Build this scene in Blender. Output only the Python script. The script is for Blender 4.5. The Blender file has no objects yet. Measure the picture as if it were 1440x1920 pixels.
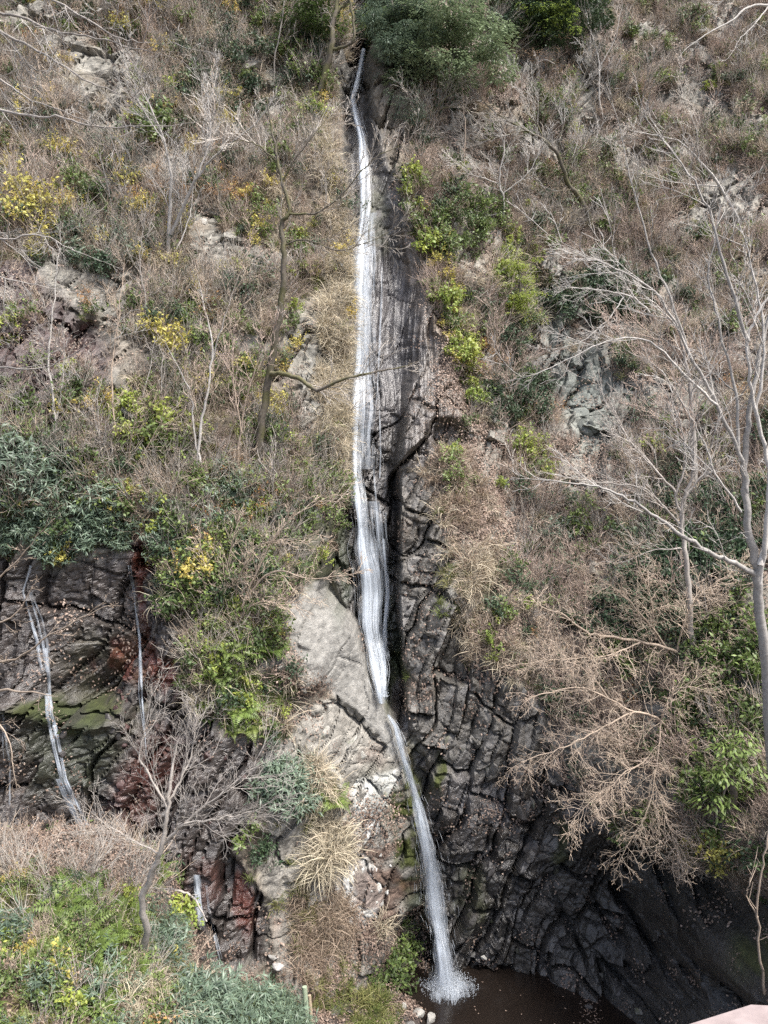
import bpy, math, random
import numpy as np
from mathutils import Vector, Matrix, Euler, Quaternion

random.seed(7); RNG = np.random.default_rng(7)
S = bpy.context.scene
COL = S.collection
# ------------------------------------------------------------------ camera, sky, sun, exposure
CAMZ = 17.2            # eye height above the plunge pool
FPX = 1450.0           # focal length in photograph pixels (1440 x 1920)
cam_d = bpy.data.cameras.new('camera'); cam = bpy.data.objects.new('camera', cam_d); COL.objects.link(cam)
cam.location = (0, 0, CAMZ); cam.rotation_euler = (math.radians(90), 0, 0)
cam_d.sensor_fit = 'VERTICAL'; cam_d.sensor_height = 36.0; cam_d.lens = 36.0*FPX/1920.0
cam_d.clip_start = 0.05; cam_d.clip_end = 2000
S.camera = cam
SUN_EL, SUN_AZ = 60.0, 132.0      # azimuth clockwise from +Y: behind the camera, to its right
w = bpy.data.worlds.new('World'); S.world = w; w.use_nodes = True
nt = w.node_tree; nt.nodes.clear()
sky = nt.nodes.new('ShaderNodeTexSky'); sky.sky_type = 'NISHITA'; sky.sun_disc = False
sky.sun_elevation = math.radians(SUN_EL); sky.sun_rotation = math.radians(SUN_AZ)
sky.air_density = 1.0; sky.dust_density = 4.0; sky.ozone_density = 1.0
bg = nt.nodes.new('ShaderNodeBackground'); bg.inputs['Strength'].default_value = 0.12
out = nt.nodes.new('ShaderNodeOutputWorld')
nt.links.new(sky.outputs[0], bg.inputs[0]); nt.links.new(bg.outputs[0], out.inputs[0])
sun_d = bpy.data.lights.new('sun', 'SUN'); sun_d.energy = 3.0; sun_d.angle = math.radians(9); sun_d.color = (1.0, 0.97, 0.925)
sun = bpy.data.objects.new('sun', sun_d); COL.objects.link(sun)
_d = Vector((math.sin(math.radians(SUN_AZ))*math.cos(math.radians(SUN_EL)), math.cos(math.radians(SUN_AZ))*math.cos(math.radians(SUN_EL)), math.sin(math.radians(SUN_EL))))
sun.rotation_euler = _d.to_track_quat('Z', 'Y').to_euler(); sun.location = _d*80
S.view_settings.view_transform = 'Standard'; S.view_settings.look = 'None'
S.view_settings.exposure = 1.08; S.view_settings.gamma = 1.0
S.render.engine = 'CYCLES'
S.cycles.max_bounces = 4; S.cycles.diffuse_bounces = 1; S.cycles.glossy_bounces = 2
S.cycles.transmission_bounces = 2; S.cycles.transparent_max_bounces = 10
S.cycles.use_denoising = False; S.cycles.sample_clamp_direct = 3.0; S.cycles.sample_clamp_indirect = 2.0

# ------------------------------------------------------------------ helpers
def px2(px, py, Y):
    """a photograph pixel at a known distance -> a point of the place"""
    return np.array([(px-720.0)/FPX*Y, Y, CAMZ-(py-960.0)/FPX*Y])

def sstep(a, b, x):
    t = np.clip((x-a)/(b-a), 0, 1); return t*t*(3-2*t)

_H = np.random.default_rng(11).random((256, 256)).astype(np.float32)
def vnoise(x, y, seed=0):
    x = x+seed*37.17; y = y+seed*19.73
    xi = np.floor(x).astype(np.int64); yi = np.floor(y).astype(np.int64)
    fx = x-xi; fy = y-yi
    fx = fx*fx*fx*(fx*(fx*6-15)+10); fy = fy*fy*fy*(fy*(fy*6-15)+10)
    x0 = xi & 255; x1 = (xi+1) & 255; y0 = yi & 255; y1 = (yi+1) & 255
    a = _H[x0, y0]; b = _H[x1, y0]; c = _H[x0, y1]; d = _H[x1, y1]
    return (a+(b-a)*fx)+((c+(d-c)*fx)-(a+(b-a)*fx))*fy
def fbm(x, y, octv=4, seed=0, gain=0.5):
    s = 0; a = 1.0; t = 0
    for o in range(octv):
        s = s+a*(vnoise(x*2**o, y*2**o, seed+o*3)-0.5); t += a; a *= gain
    return s/t*2      # about -1..1
def ridged(x, y, octv=3, seed=0):
    s = 0; a = 1.0; t = 0
    for o in range(octv):
        s = s+a*(1-np.abs(vnoise(x*2**o, y*2**o, seed+o*3)*2-1)); t += a; a *= 0.5
    return s/t
def voro(x, y, seed=0):
    """cells: (random per cell, tilt term, F2-F1)"""
    xi = np.floor(x).astype(np.int64); yi = np.floor(y).astype(np.int64)
    f1 = np.full(x.shape, 9.0, np.float32); f2 = f1.copy(); rid = np.zeros(x.shape, np.float32); tilt = rid.copy()
    for dx in (-1, 0, 1):
        for dy in (-1, 0, 1):
            cx = xi+dx; cy = yi+dy
            h1 = _H[(cx+seed*13) & 255, (cy+seed*29) & 255]; h2 = _H[(cx+91+seed*13) & 255, (cy+57+seed*29) & 255]
            h3 = _H[(cx+17+seed*13) & 255, (cy+171+seed*29) & 255]; h4 = _H[(cx+201+seed*13) & 255, (cy+33+seed*29) & 255]
            ox = cx+0.15+0.7*h1-x; oy = cy+0.15+0.7*h2-y
            d = .45*np.sqrt(ox*ox+oy*oy)+.55*np.maximum(np.abs(ox), np.abs(oy))      # blocky joints
            nearer = d < f1
            f2 = np.where(nearer, f1, np.minimum(f2, d)); f1 = np.where(nearer, d, f1)
            rid = np.where(nearer, h3, rid)
            tilt = np.where(nearer, -ox*(h4-0.5)*2-oy*(h1-0.5)*2, tilt)
    return rid, tilt, f2-f1

def joints(s, t, seed, ws=1.0):
    """two crossing sets of joints: slabs along t, cut across at staggered places -> (slab random, block random, tilt, crack)"""
    a = np.floor(s).astype(np.int64); fa = s-a
    hs = _H[(a+seed*17) & 255, (seed*41) & 255]; t2 = t*(.7+.7*hs)+hs*7.3
    b = np.floor(t2).astype(np.int64); fb = t2-b
    hb = _H[(a+seed*17) & 255, (b*3+seed*23) & 255]; h3 = _H[(a+91) & 255, (b*5+seed*7) & 255]; h4 = _H[(a+37) & 255, (b*7+seed*11) & 255]
    crack = np.minimum(np.minimum(fa, 1-fa), np.minimum(fb, 1-fb)*1.6)
    return hs, hb, (fa-.5)*(h3-.35)*2+(fb-.5)*(h4-.5)*2, crack

def blob(u, v, cx, cy, rx, ry, ang=0, soft=0.45):
    c, s = math.cos(math.radians(ang)), math.sin(math.radians(ang))
    a = ((u-cx)*c+(v-cy)*s)/rx; b = (-(u-cx)*s+(v-cy)*c)/ry
    return 1-sstep(1-soft, 1+soft, np.sqrt(a*a+b*b))
def poly(u, v, pts, soft=12.0):
    """soft inside-mask of a polygon (signed distance)"""
    P = np.array(pts, float); n = len(P)
    d = np.full(u.shape, 1e9); inside = np.zeros(u.shape, bool)
    for i in range(n):
        ax, ay = P[i]; bx, by = P[(i+1) % n]
        ex, ey = bx-ax, by-ay
        t = np.clip(((u-ax)*ex+(v-ay)*ey)/(ex*ex+ey*ey+1e-9), 0, 1)
        d = np.minimum(d, np.hypot(u-ax-ex*t, v-ay-ey*t))
        cond = ((ay > v) != (by > v))
        xx = ax+(v-ay)*ex/(ey if abs(ey) > 1e-9 else 1e-9)
        inside ^= cond & (u < xx)
    sd = np.where(inside, d, -d)
    return sstep(-soft, soft, sd)

# ------------------------------------------------------------------ materials
MATS = {}
def newmat(name):
    m = bpy.data.materials.new(name); m.use_nodes = True
    n = m.node_tree; n.nodes.clear()
    o = n.nodes.new('ShaderNodeOutputMaterial'); p = n.nodes.new('ShaderNodeBsdfPrincipled')
    n.links.new(p.outputs[0], o.inputs[0]); MATS[name] = m
    return m, n, p, o
def N(n, t, **kw):
    x = n.nodes.new(t)
    for k, val in kw.items():
        if k.startswith('i_'):
            x.inputs[k[2:].replace('_', ' ')].default_value = val
        else: setattr(x, k, val)
    return x
def mixcol(n, fac, a, b, mode='MIX'):
    x = n.nodes.new('ShaderNodeMix'); x.data_type = 'RGBA'; x.blend_type = mode
    for sock, val in ((0, fac), (6, a), (7, b)):
        if hasattr(val, 'is_linked') or hasattr(val, 'links'): n.links.new(val, x.inputs[sock])
        elif sock == 0: x.inputs[0].default_value = val
        else: x.inputs[sock].default_value = (*val, 1) if len(val) == 3 else val
    return x.outputs[2]
def maprange(n, val, a, b, c, d):
    x = n.nodes.new('ShaderNodeMapRange'); n.links.new(val, x.inputs[0])
    for i, q in enumerate((a, b, c, d)): x.inputs[i+1].default_value = q
    return x.outputs[0]

def mat_cliff():
    m, n, p, o = newmat('cliff')
    col = N(n, 'ShaderNodeAttribute', attribute_name='col'); wet = N(n, 'ShaderNodeAttribute', attribute_name='wet')
    geo = N(n, 'ShaderNodeNewGeometry')
    n1 = N(n, 'ShaderNodeTexNoise', i_Scale=3.5, i_Detail=8.0, i_Roughness=0.7); n.links.new(geo.outputs['Position'], n1.inputs['Vector'])
    n2 = N(n, 'ShaderNodeTexNoise', i_Scale=22.0, i_Detail=5.0, i_Roughness=0.75); n.links.new(geo.outputs['Position'], n2.inputs['Vector'])
    f1 = maprange(n, n1.outputs[0], .3, .7, .62, 1.38); f2 = maprange(n, n2.outputs[0], .25, .75, .5, 1.5)
    a = N(n, 'ShaderNodeMath', operation='MULTIPLY'); n.links.new(f1, a.inputs[0]); n.links.new(f2, a.inputs[1])
    c1 = mixcol(n, 1.0, col.outputs['Color'], (1, 1, 1), 'MULTIPLY')
    sc = N(n, 'ShaderNodeVectorMath', operation='SCALE'); n.links.new(c1, sc.inputs[0]); n.links.new(a.outputs[0], sc.inputs['Scale'])
    n.links.new(sc.outputs[0], p.inputs['Base Color'])
    r = maprange(n, wet.outputs['Fac'], 0, 1, .92, .32)
    rr = N(n, 'ShaderNodeMath', operation='MULTIPLY'); n.links.new(r, rr.inputs[0]); n.links.new(maprange(n, n2.outputs[0], .3, .7, .7, 1.25), rr.inputs[1])
    n.links.new(rr.outputs[0], p.inputs['Roughness'])
    n.links.new(maprange(n, wet.outputs['Fac'], 0, 1, .3, .95), p.inputs['Specular IOR Level'])
    b = N(n, 'ShaderNodeBump', i_Strength=0.6, i_Distance=0.035); n.links.new(n2.outputs[0], b.inputs['Height'])
    b2 = N(n, 'ShaderNodeBump', i_Strength=0.5, i_Distance=0.15); n.links.new(n1.outputs[0], b2.inputs['Height']); n.links.new(b2.outputs[0], b.inputs['Normal'])
    n.links.new(b.outputs[0], p.inputs['Normal'])
    return m
def mat_leaf(name, ca, cb, cc, transl=0.25, rough=0.5):
    """three leaf colours mixed by a per-leaf value and by plant"""
    m, n, p, o = newmat(name)
    at = N(n, 'ShaderNodeAttribute', attribute_name='rnd'); oi = N(n, 'ShaderNodeObjectInfo')
    c = mixcol(n, at.outputs['Fac'], ca, cb)
    c = mixcol(n, maprange(n, oi.outputs['Random'], .35, 1, 0, 1), c, cc)
    # leaf-to-leaf brightness
    wn = N(n, 'ShaderNodeTexWhiteNoise', noise_dimensions='1D'); n.links.new(at.outputs['Fac'], wn.inputs['W'])
    sc = N(n, 'ShaderNodeVectorMath', operation='SCALE'); n.links.new(c, sc.inputs[0]); n.links.new(maprange(n, wn.outputs[0], 0, 1, .6, 1.35), sc.inputs['Scale'])
    n.links.new(sc.outputs[0], p.inputs['Base Color']); p.inputs['Roughness'].default_value = rough
    t = N(n, 'ShaderNodeBsdfTranslucent'); n.links.new(sc.outputs[0], t.inputs[0])
    mx = N(n, 'ShaderNodeMixShader'); mx.inputs[0].default_value = transl
    n.links.new(p.outputs[0], mx.inputs[1]); n.links.new(t.outputs[0], mx.inputs[2]); n.links.new(mx.outputs[0], o.inputs[0])
    return m
def mat_bark(name, ca, cb, moss=None, scale=9.0):
    m, n, p, o = newmat(name)
    geo = N(n, 'ShaderNodeNewGeometry'); oi = N(n, 'ShaderNodeObjectInfo')
    n1 = N(n, 'ShaderNodeTexNoise', i_Scale=scale, i_Detail=6.0, i_Roughness=.7); n.links.new(geo.outputs['Position'], n1.inputs['Vector'])
    c = mixcol(n, maprange(n, n1.outputs[0], .35, .65, 0, 1), ca, cb)
    if moss:
        n2 = N(n, 'ShaderNodeTexNoise', i_Scale=1.6, i_Detail=4.0); n.links.new(geo.outputs['Position'], n2.inputs['Vector'])
        c = mixcol(n, maprange(n, n2.outputs[0], .45, .6, 0, .85), c, moss)
    sc = N(n, 'ShaderNodeVectorMath', operation='SCALE'); n.links.new(c, sc.inputs[0]); n.links.new(maprange(n, oi.outputs['Random'], 0, 1, .75, 1.2), sc.inputs['Scale'])
    n.links.new(sc.outputs[0], p.inputs['Base Color']); p.inputs['Roughness'].default_value = .85
    b = N(n, 'ShaderNodeBump', i_Strength=.5, i_Distance=.02); n.links.new(n1.outputs[0], b.inputs['Height']); n.links.new(b.outputs[0], p.inputs['Normal'])
    return m
def mat_stone(name, ca, cb, moss=(.06, .08, .02), wet=0.0):
    m, n, p, o = newmat(name)
    geo = N(n, 'ShaderNodeNewGeometry'); oi = N(n, 'ShaderNodeObjectInfo')
    n1 = N(n, 'ShaderNodeTexNoise', i_Scale=4.0, i_Detail=9.0, i_Roughness=.72); n.links.new(geo.outputs['Position'], n1.inputs['Vector'])
    n2 = N(n, 'ShaderNodeTexNoise', i_Scale=1.5, i_Detail=5.0, i_Roughness=.6); n.links.new(geo.outputs['Position'], n2.inputs['Vector'])
    c = mixcol(n, maprange(n, n1.outputs[0], .35, .65, 0, 1), ca, cb)
    c = mixcol(n, maprange(n, n2.outputs[0], .55, .66, 0, .7), c, moss)
    sc = N(n, 'ShaderNodeVectorMath', operation='SCALE'); n.links.new(c, sc.inputs[0]); n.links.new(maprange(n, oi.outputs['Random'], 0, 1, .7, 1.25), sc.inputs['Scale'])
    n.links.new(sc.outputs[0], p.inputs['Base Color']); p.inputs['Roughness'].default_value = .9-.55*wet
    b = N(n, 'ShaderNodeBump', i_Strength=.7, i_Distance=.05); n.links.new(n1.outputs[0], b.inputs['Height']); n.links.new(b.outputs[0], p.inputs['Normal'])
    return m

# ------------------------------------------------------------------ mesh helpers
class MB:
    """collects tubes, leaves and boxes into one mesh"""
    def __init__(s): s.V = []; s.F = []; s.R = []; s.n = 0
    def add(s, v, f, rnd=None):
        v = np.asarray(v, np.float32); f = np.asarray(f, np.int64)
        s.V.append(v); s.F.append(f+s.n); s.n += len(v)
        s.R.append(np.full(len(v), random.random() if rnd is None else rnd, np.float32) if np.isscalar(rnd) or rnd is None else np.asarray(rnd, np.float32))
    def tube(s, P, R, k=4):
        P = np.asarray(P, float); n = len(P); R = np.asarray(R, float)
        T = np.gradient(P, axis=0); T /= np.linalg.norm(T, axis=1, keepdims=True)+1e-9
        ref = np.where(np.abs(T[:, 2:3]) < .9, [[0, 0, 1.]], [[1., 0, 0]])
        A = np.cross(T, ref); A /= np.linalg.norm(A, axis=1, keepdims=True)+1e-9
        for i in range(1, n):
            if np.dot(A[i], A[i-1]) < 0: A[i] *= -1
        B = np.cross(T, A)
        a = np.arange(k)*2*math.pi/k
        V = P[:, None, :]+R[:, None, None]*(np.cos(a)[None, :, None]*A[:, None, :]+np.sin(a)[None, :, None]*B[:, None, :])
        i = np.arange(n-1)[:, None]*k; j = np.arange(k)[None, :]; j2 = (j+1) % k
        F = np.stack([i+j, i+j2, i+k+j2, i+k+j], -1).reshape(-1, 4)
        s.add(V.reshape(-1, 3), F)
    def leaf(s, p, d, up, L, W, bend=0.2, rnd=None):
        """pointed leaf: 6 points, folded along its midrib"""
        d = d/(np.linalg.norm(d)+1e-9); sd = np.cross(d, up); sd /= np.linalg.norm(sd)+1e-9; nn = np.cross(sd, d)
        m = p+d*L*.45+nn*L*bend*.5; t = p+d*L-nn*L*bend*.4
        v = [p, m+sd*W*.5-nn*W*.12, t, m-sd*W*.5-nn*W*.12, m]
        s.add(v, [[0, 1, 4, 4], [4, 1, 2, 2], [0, 4, 3, 3], [4, 2, 3, 3]], rnd)
    def mesh(s, name):
        V = np.concatenate(s.V); F = np.concatenate(s.F); R = np.concatenate(s.R)
        me = bpy.data.meshes.new(name)
        tri = F[:, 2] == F[:, 3]
        cnt = np.where(tri, 3, 4); starts = np.concatenate([[0], np.cumsum(cnt)[:-1]])
        keep = np.ones(F.shape, bool); keep[tri, 3] = False
        loops = F[keep]
        me.vertices.add(len(V)); me.vertices.foreach_set('co', V.ravel())
        me.loops.add(len(loops)); me.loops.foreach_set('vertex_index', loops.astype(np.int32))
        me.polygons.add(len(F)); me.polygons.foreach_set('loop_start', starts.astype(np.int32))
        me.update(calc_edges=True)
        at = me.attributes.new('rnd', 'FLOAT', 'POINT'); at.data.foreach_set('value', R)
        return me
    def obj(s, name, mat, parent=None, smooth=False):
        me = s.mesh(name); me.materials.append(MATS[mat])
        if smooth: me.polygons.foreach_set('use_smooth', np.ones(len(me.polygons), bool))
        o = bpy.data.objects.new(name, me); COL.objects.link(o)
        if parent: o.parent = parent
        return o
def tag(o, label=None, cat=None, group=None, kind=None):
    if label: o['label'] = label
    if cat: o['category'] = cat
    if group: o['group'] = group
    if kind: o['kind'] = kind
    return o
def empty(name, loc=(0, 0, 0)):
    o = bpy.data.objects.new(name, None); COL.objects.link(o); o.location = loc; o.empty_display_size = .2; return o
def rebase(root, p):
    """move the root to p while its parts stay where they are"""
    p = Vector(p); root.location = p
    for c in root.children: c.location = -p
# ------------------------------------------------------------------ the cliff: one height field Y(x, z), cut into named pieces
CP = {  # photograph column -> (row, distance) pairs
 -300: [(-250,38),(200,33),(600,28),(900,25),(1000,24.6),(1500,23.5),(1560,23.4),(1920,23),(2300,22.5)],
 0: [(-250,39.5),(0,36.5),(300,33),(600,29),(850,26.5),(960,26.4),(1100,26.8),(1300,26.2),(1330,25.5),(1530,25),(1560,24.9),(1700,24.8),(1920,24.6),(2300,24)],
 200: [(-250,40.5),(0,37.5),(300,34),(600,30),(900,27.2),(1000,27.4),(1200,27.2),(1320,26.9),(1345,26.4),(1530,25.8),(1700,25.6),(1920,25.4),(2300,25)],
 400: [(-250,41.5),(0,38.5),(300,35.5),(600,31.5),(900,28.3),(1150,26.7),(1400,26.2),(1550,25.8),(1700,25.2),(1800,24.9),(1920,24.6),(2300,24)],
 540: [(-250,42.5),(0,39.8),(300,36.6),(600,33),(900,30),(1080,28.8),(1200,27.5),(1400,26.6),(1600,26.1),(1750,25.5),(1850,25),(1920,24.8),(2300,24.5)],
 635: [(-250,43.5),(0,41),(110,39.5),(300,37),(600,34.2),(900,31.6),(1100,30),(1200,28.6),(1300,28.2),(1400,27.6),(1600,27.1),(1750,26.8),(1820,26.7),(1920,26.4),(2300,26)],
 740: [(-250,44),(0,41.5),(150,39.3),(300,37.6),(500,35.9),(700,34),(900,31.6),(1100,30.4),(1250,29.9),(1400,28.6),(1600,28),(1750,28),(1850,28),(1920,27.6),(2300,27.4)],
 850: [(-250,45),(0,42),(200,39),(400,37),(600,34.8),(800,32.3),(900,31.2),(1000,30.5),(1200,29.4),(1400,29),(1600,28.8),(1750,29),(1810,29.2),(1900,29.6),(2300,29)],
 950: [(-250,47),(0,44),(200,41.3),(400,39.3),(600,37.4),(750,35.4),(900,32.9),(1000,31.5),(1200,29.6),(1400,29),(1600,28.8),(1700,29),(1800,29.2),(1900,29.4),(2300,28)],
 1050: [(-250,49),(0,46),(200,43),(400,41),(600,39),(800,36),(1000,33),(1200,30),(1400,28.8),(1500,28.5),(1600,28.9),(1700,29),(1800,28.5),(1860,28.1),(2300,27)],
 1200: [(-250,50),(0,47),(200,44),(400,41.5),(600,38),(800,35),(1000,31.5),(1200,28.5),(1400,26.8),(1540,26.3),(1620,27.6),(1700,27.5),(1800,26.9),(1900,26.1),(2300,24)],
 1350: [(-250,50),(0,47),(300,43),(600,37),(800,33),(1000,30),(1200,26.5),(1400,24.5),(1580,23.9),(1680,24.8),(1800,24.1),(1920,23.3),(2300,21.5)],
 1440: [(-250,50),(0,47),(300,42),(600,36),(800,32),(1000,28.5),(1200,25),(1400,23),(1600,22.5),(1800,21.9),(1920,21.2),(2300,19.5)],
 1750: [(-250,49),(0,46),(300,41),(600,34),(800,30),(1000,26.5),(1200,22.5),(1400,20),(1600,19),(1920,17.8),(2300,17)],
}
_cp = np.array([[*px2(px, py, Y)] for px, L in CP.items() for py, Y in L])
CX, CY, CZ = _cp[:, 0], _cp[:, 1], _cp[:, 2]
_D = np.hypot(CX[:, None]-CX[None], (CZ[:, None]-CZ[None])*.8)
_n = len(CX); _A = np.zeros((_n+3, _n+3)); _A[:_n, :_n] = -np.sqrt(_D**2+.35**2)-np.eye(_n)*.03
_P = np.stack([np.ones(_n), CX, CZ], 1); _A[:_n, _n:] = _P; _A[_n:, :_n] = _P.T
_W = np.linalg.solve(_A, np.concatenate([CY, np.zeros(3)]))
def base_depth(x, z):
    s = _W[_n]+_W[_n+1]*x+_W[_n+2]*z
    for i in range(_n):
        s = s-_W[i]*np.sqrt((x-CX[i])**2+((z-CZ[i])*.8)**2+.1225)
    return s
GX = np.concatenate([np.arange(-27, -13, .11), np.arange(-13, -4.5, .085), np.arange(-4.5, 9, .05), np.arange(9, 28, .10)])   # finest where bare rock shows
GZ = np.concatenate([np.arange(-1.6, 10, .045), np.arange(10, 22, .06), np.arange(22, 54, .11)])
# base on a coarse grid, then bilinear
cx_, cz_ = np.arange(-27.5, 29, .3), np.arange(-2, 55, .3)
_CB = base_depth(*np.meshgrid(cx_, cz_))
def bil(G, gx, gz, x, z):
    i = np.clip(np.searchsorted(gx, x)-1, 0, len(gx)-2); j = np.clip(np.searchsorted(gz, z)-1, 0, len(gz)-2)
    a = np.clip((x-gx[i])/(gx[i+1]-gx[i]), 0, 1); b = np.clip((z-gz[j])/(gz[j+1]-gz[j]), 0, 1)
    return (G[j, i]*(1-a)+G[j, i+1]*a)*(1-b)+(G[j+1, i]*(1-a)+G[j+1, i+1]*a)*b
X, Z = np.meshgrid(GX, GZ)
Yb = bil(_CB, cx_, cz_, X, Z)
U = 720+FPX*X/Yb; Vv = 960-FPX*(Z-CAMZ)/Yb            # where on the face we are, in the survey's own units
un = fbm(X*.9, Z*.9, 4, 40)*22; vn = fbm(X*.9, Z*.9, 4, 50)*22
Uj, Vj = U+un, Vv+vn                                   # with ragged borders
I = lambda v, pts: np.interp(v, [p[0] for p in pts], [p[1] for p in pts])
# water channel, left and right lips by height
LIP_L = [(-300,640),(60,640),(90,648),(130,640),(180,638),(230,642),(300,652),(500,655),(700,655),(800,650),(890,632),(1050,620),(1110,596),(1160,648),(1200,672),(1270,692),(1320,722),(1356,737),(1450,757),(1600,796),(1760,800)]
LIP_R = [(-300,720),(60,700),(90,690),(180,690),(260,703),(350,728),(420,745),(500,775),(650,775),(720,764),(850,748),(1000,746),(1250,752),(1330,762),(1372,770),(1450,800),(1600,845),(1760,862)]
ul = I(Vv, LIP_L); ur = I(Vv, LIP_R)
softl = I(Vv, [(0,8),(1000,9),(1100,7),(1400,6),(1700,10)]); softr = I(Vv, [(0,10),(180,12),(330,26),(650,30),(740,8),(1350,7),(1450,16),(1700,20)])
uw = U+un*.25
CHAN = sstep(-1, 1, (uw-ul)/softl)*sstep(-1, 1, (ur-uw)/softr)
dep = I(Vv, [(-300,5),(60,4),(88,1.6),(180,1.3),(350,.75),(600,1.0),(900,1.7),(1100,2.0),(1290,2.2),(1318,2.0),(1345,1.2),(1365,.35),(1500,.4),(1700,.3),(1780,0)])
Y = Yb+CHAN*dep
# ---- masks over the face
ROCK = np.zeros_like(Y)
def addm(a, m): return np.maximum(a, m)
M_slab = poly(Uj, Vj, [(548,1095),(598,1080),(660,1175),(690,1265),(728,1335),(745,1360),(750,1420),(700,1490),(660,1480),(600,1470),(520,1460),(490,1420),(560,1330),(640,1320),(600,1220),(540,1180)], 8)
M_slabtop = poly(U+un*.3, Vv+vn*.3, [(540,1120),(560,1092),(598,1080),(658,1170),(692,1262),(735,1345),(752,1400),(735,1420),(700,1370),(650,1325),(600,1285),(560,1240),(540,1190)], 7)
M_pale = addm(poly(Uj, Vj, [(640,1575),(670,1590),(700,1640),(716,1700),(705,1740),(640,1738),(590,1700),(600,1650)], 10), poly(Uj, Vj, [(655,1470),(745,1450),(740,1540),(690,1580),(655,1560)], 10))
M_left = addm(M_slab, poly(Uj, Vj, [(560,1330),(730,1340),(790,1500),(800,1750),(760,1780),(640,1900),(540,1890),(500,1640),(520,1480)], 14))
M_butt = poly(Uj, Vj, [(745,440),(790,520),(830,640),(870,740),(880,830),(840,870),(830,1000),(850,1120),(880,1230),(985,1290),(1060,1400),(1085,1500),(1120,1560),(860,1560),(800,1450),(765,1360),(750,1250),(745,900)], 14)
M_pool = poly(Uj, Vj, [(790,1480),(1050,1440),(1120,1520),(1230,1590),(1330,1620),(1380,1680),(1700,1720),(1700,2400),(760,2400),(770,1780)], 16)
M_seep = poly(Uj, Vj, [(-400,1020),(0,1030),(120,1060),(230,1040),(250,1000),(285,1000),(300,1080),(330,1180),(360,1240),(350,1330),(480,1380),(500,1480),(430,1600),(500,1700),(505,1800),(440,1840),(340,1820),(330,1700),(350,1640),(230,1560),(0,1560),(-400,1560)], 14)
M_seep = addm(M_seep, .0*M_seep)
M_redl = poly(Uj, Vj, [(-300,430),(60,480),(110,560),(210,680),(190,760),(90,800),(-300,800)], 30)
M_face = addm(blob(Uj, Vj, 1105, 745, 62, 115, -12), addm(blob(Uj, Vj, 1155, 770, 55, 70, 0)*.6, blob(Uj, Vj, 1045, 640, 25, 70, 0)))
M_face = addm(M_face, addm(blob(Uj, Vj, 945, 930, 45, 30)*.8, blob(Uj, Vj, 985, 1000, 60, 26)*.6))
M_crev = addm(poly(Uj, Vj, [(985,470),(1020,490),(1040,560),(1040,610),(1010,610),(995,540)], 8), blob(Uj, Vj, 1015, 670, 30, 80, -8)*.8)
M_topl = poly(Uj, Vj, [(618,100),(660,85),(668,130),(655,185),(635,150)], 7); M_topr = poly(Uj, Vj, [(690,140),(735,118),(770,180),(770,290),(775,340),(742,340),(712,250),(695,190)], 9)
M_wetface = poly(U+un*.4, Vv+vn*.4, [(648,150),(700,190),(735,330),(770,430),(800,520),(810,600),(840,660),(870,760),(875,830),(820,860),(745,880),(752,1340),(640,1340),(630,900),(652,700)], 10)
M_outl = addm(blob(Uj, Vj, 385, 425, 55, 32, 20), addm(blob(Uj, Vj, 602, 720, 32, 60), blob(Uj, Vj, 548, 640, 22, 30)))
M_outl = addm(M_outl, addm(blob(Uj, Vj, 520, 1240, 34, 26), blob(Uj, Vj, 590, 1270, 34, 30)))
M_grotto = poly(Uj, Vj, [(560,960),(640,950),(660,1150),(600,1090),(560,1040)], 12)
M_crop = sstep(.17, .30, fbm(X*.42, Z*.5, 4, 160)+.12*sstep(760, 900, U))*(U < 1750)*sstep(1700, 1500, Vv)*.85      # outcrops that break through the slopes
ROCK = np.clip(sum([M_crop, M_left*.9, M_butt, M_pool, M_seep, M_redl*.7, M_face, M_crev, M_topl, M_topr, M_wetface, M_outl, M_grotto*.8, CHAN]), 0, 1)
WETR = np.clip(M_butt*.75+M_pool+M_seep+M_wetface+CHAN*1.0+M_grotto*.7+M_redl*.6+M_crev*.6, 0, 1)*(1-M_slabtop)
# ---- relief
soft_relief = fbm(X*.22, Z*.22, 3, 1)*.8+fbm(X*.7, Z*.9, 4, 5)*.5+fbm(X*3, Z*3, 3, 9)*.10
def blocks(x, z, seed):
    r, t, e = voro(x, z, seed); return r, t, e
wx, wz = fbm(X*.7, Z*.7, 3, 60)*.8, fbm(X*.7, Z*.7, 3, 66)*.8
# joints dip to the right: rotated, stretched cells
ca, sa = math.cos(math.radians(24)), math.sin(math.radians(24))
XR, ZR = (X+wx*.5)*ca-(Z+wz*.5)*sa, (X+wx*.5)*sa+(Z+wz*.5)*ca
wj = fbm(X*.28, Z*.28, 3, 61)*1.1+fbm(X*1.3, Z*1.3, 2, 62)*.10; wk = fbm(X*.3, Z*.3, 3, 63)*1.2+fbm(X*1.2, Z*1.2, 3, 64)*.25
XQ, ZQ = X*ca-Z*sa, X*sa+Z*ca
s1_, r1, t1, e1 = joints((XQ+wj)/1.35, (ZQ+wk)/3.0, 1); s2_, r2, t2, e2 = joints((XQ+wj*.8)/.62+.3*wk, (ZQ+wk)/1.9, 2); r3, t3, e3 = blocks(XR/.30, ZR/.62, 3)
blk = (s1_-.5)*.75+(r1-.5)*.55+t1*.42+(s2_-.5)*.20+(r2-.5)*.20+t2*.26+(r3-.5)*.07+t3*.08+np.clip(1-e1/.06, 0, 1)*.5+np.clip(1-e2/.10, 0, 1)*.14+np.exp(-(e3/.10)**2)*.05
blk = blk+fbm(X*2.4, Z*2.4, 4, 70)*.07
amp = np.ones_like(Y); amp = amp*(1-.85*M_slabtop)*(1-.35*np.clip(M_left-M_slabtop, 0, 1))*(1-.86*M_wetface*sstep(900, 650, Vv))
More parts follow.
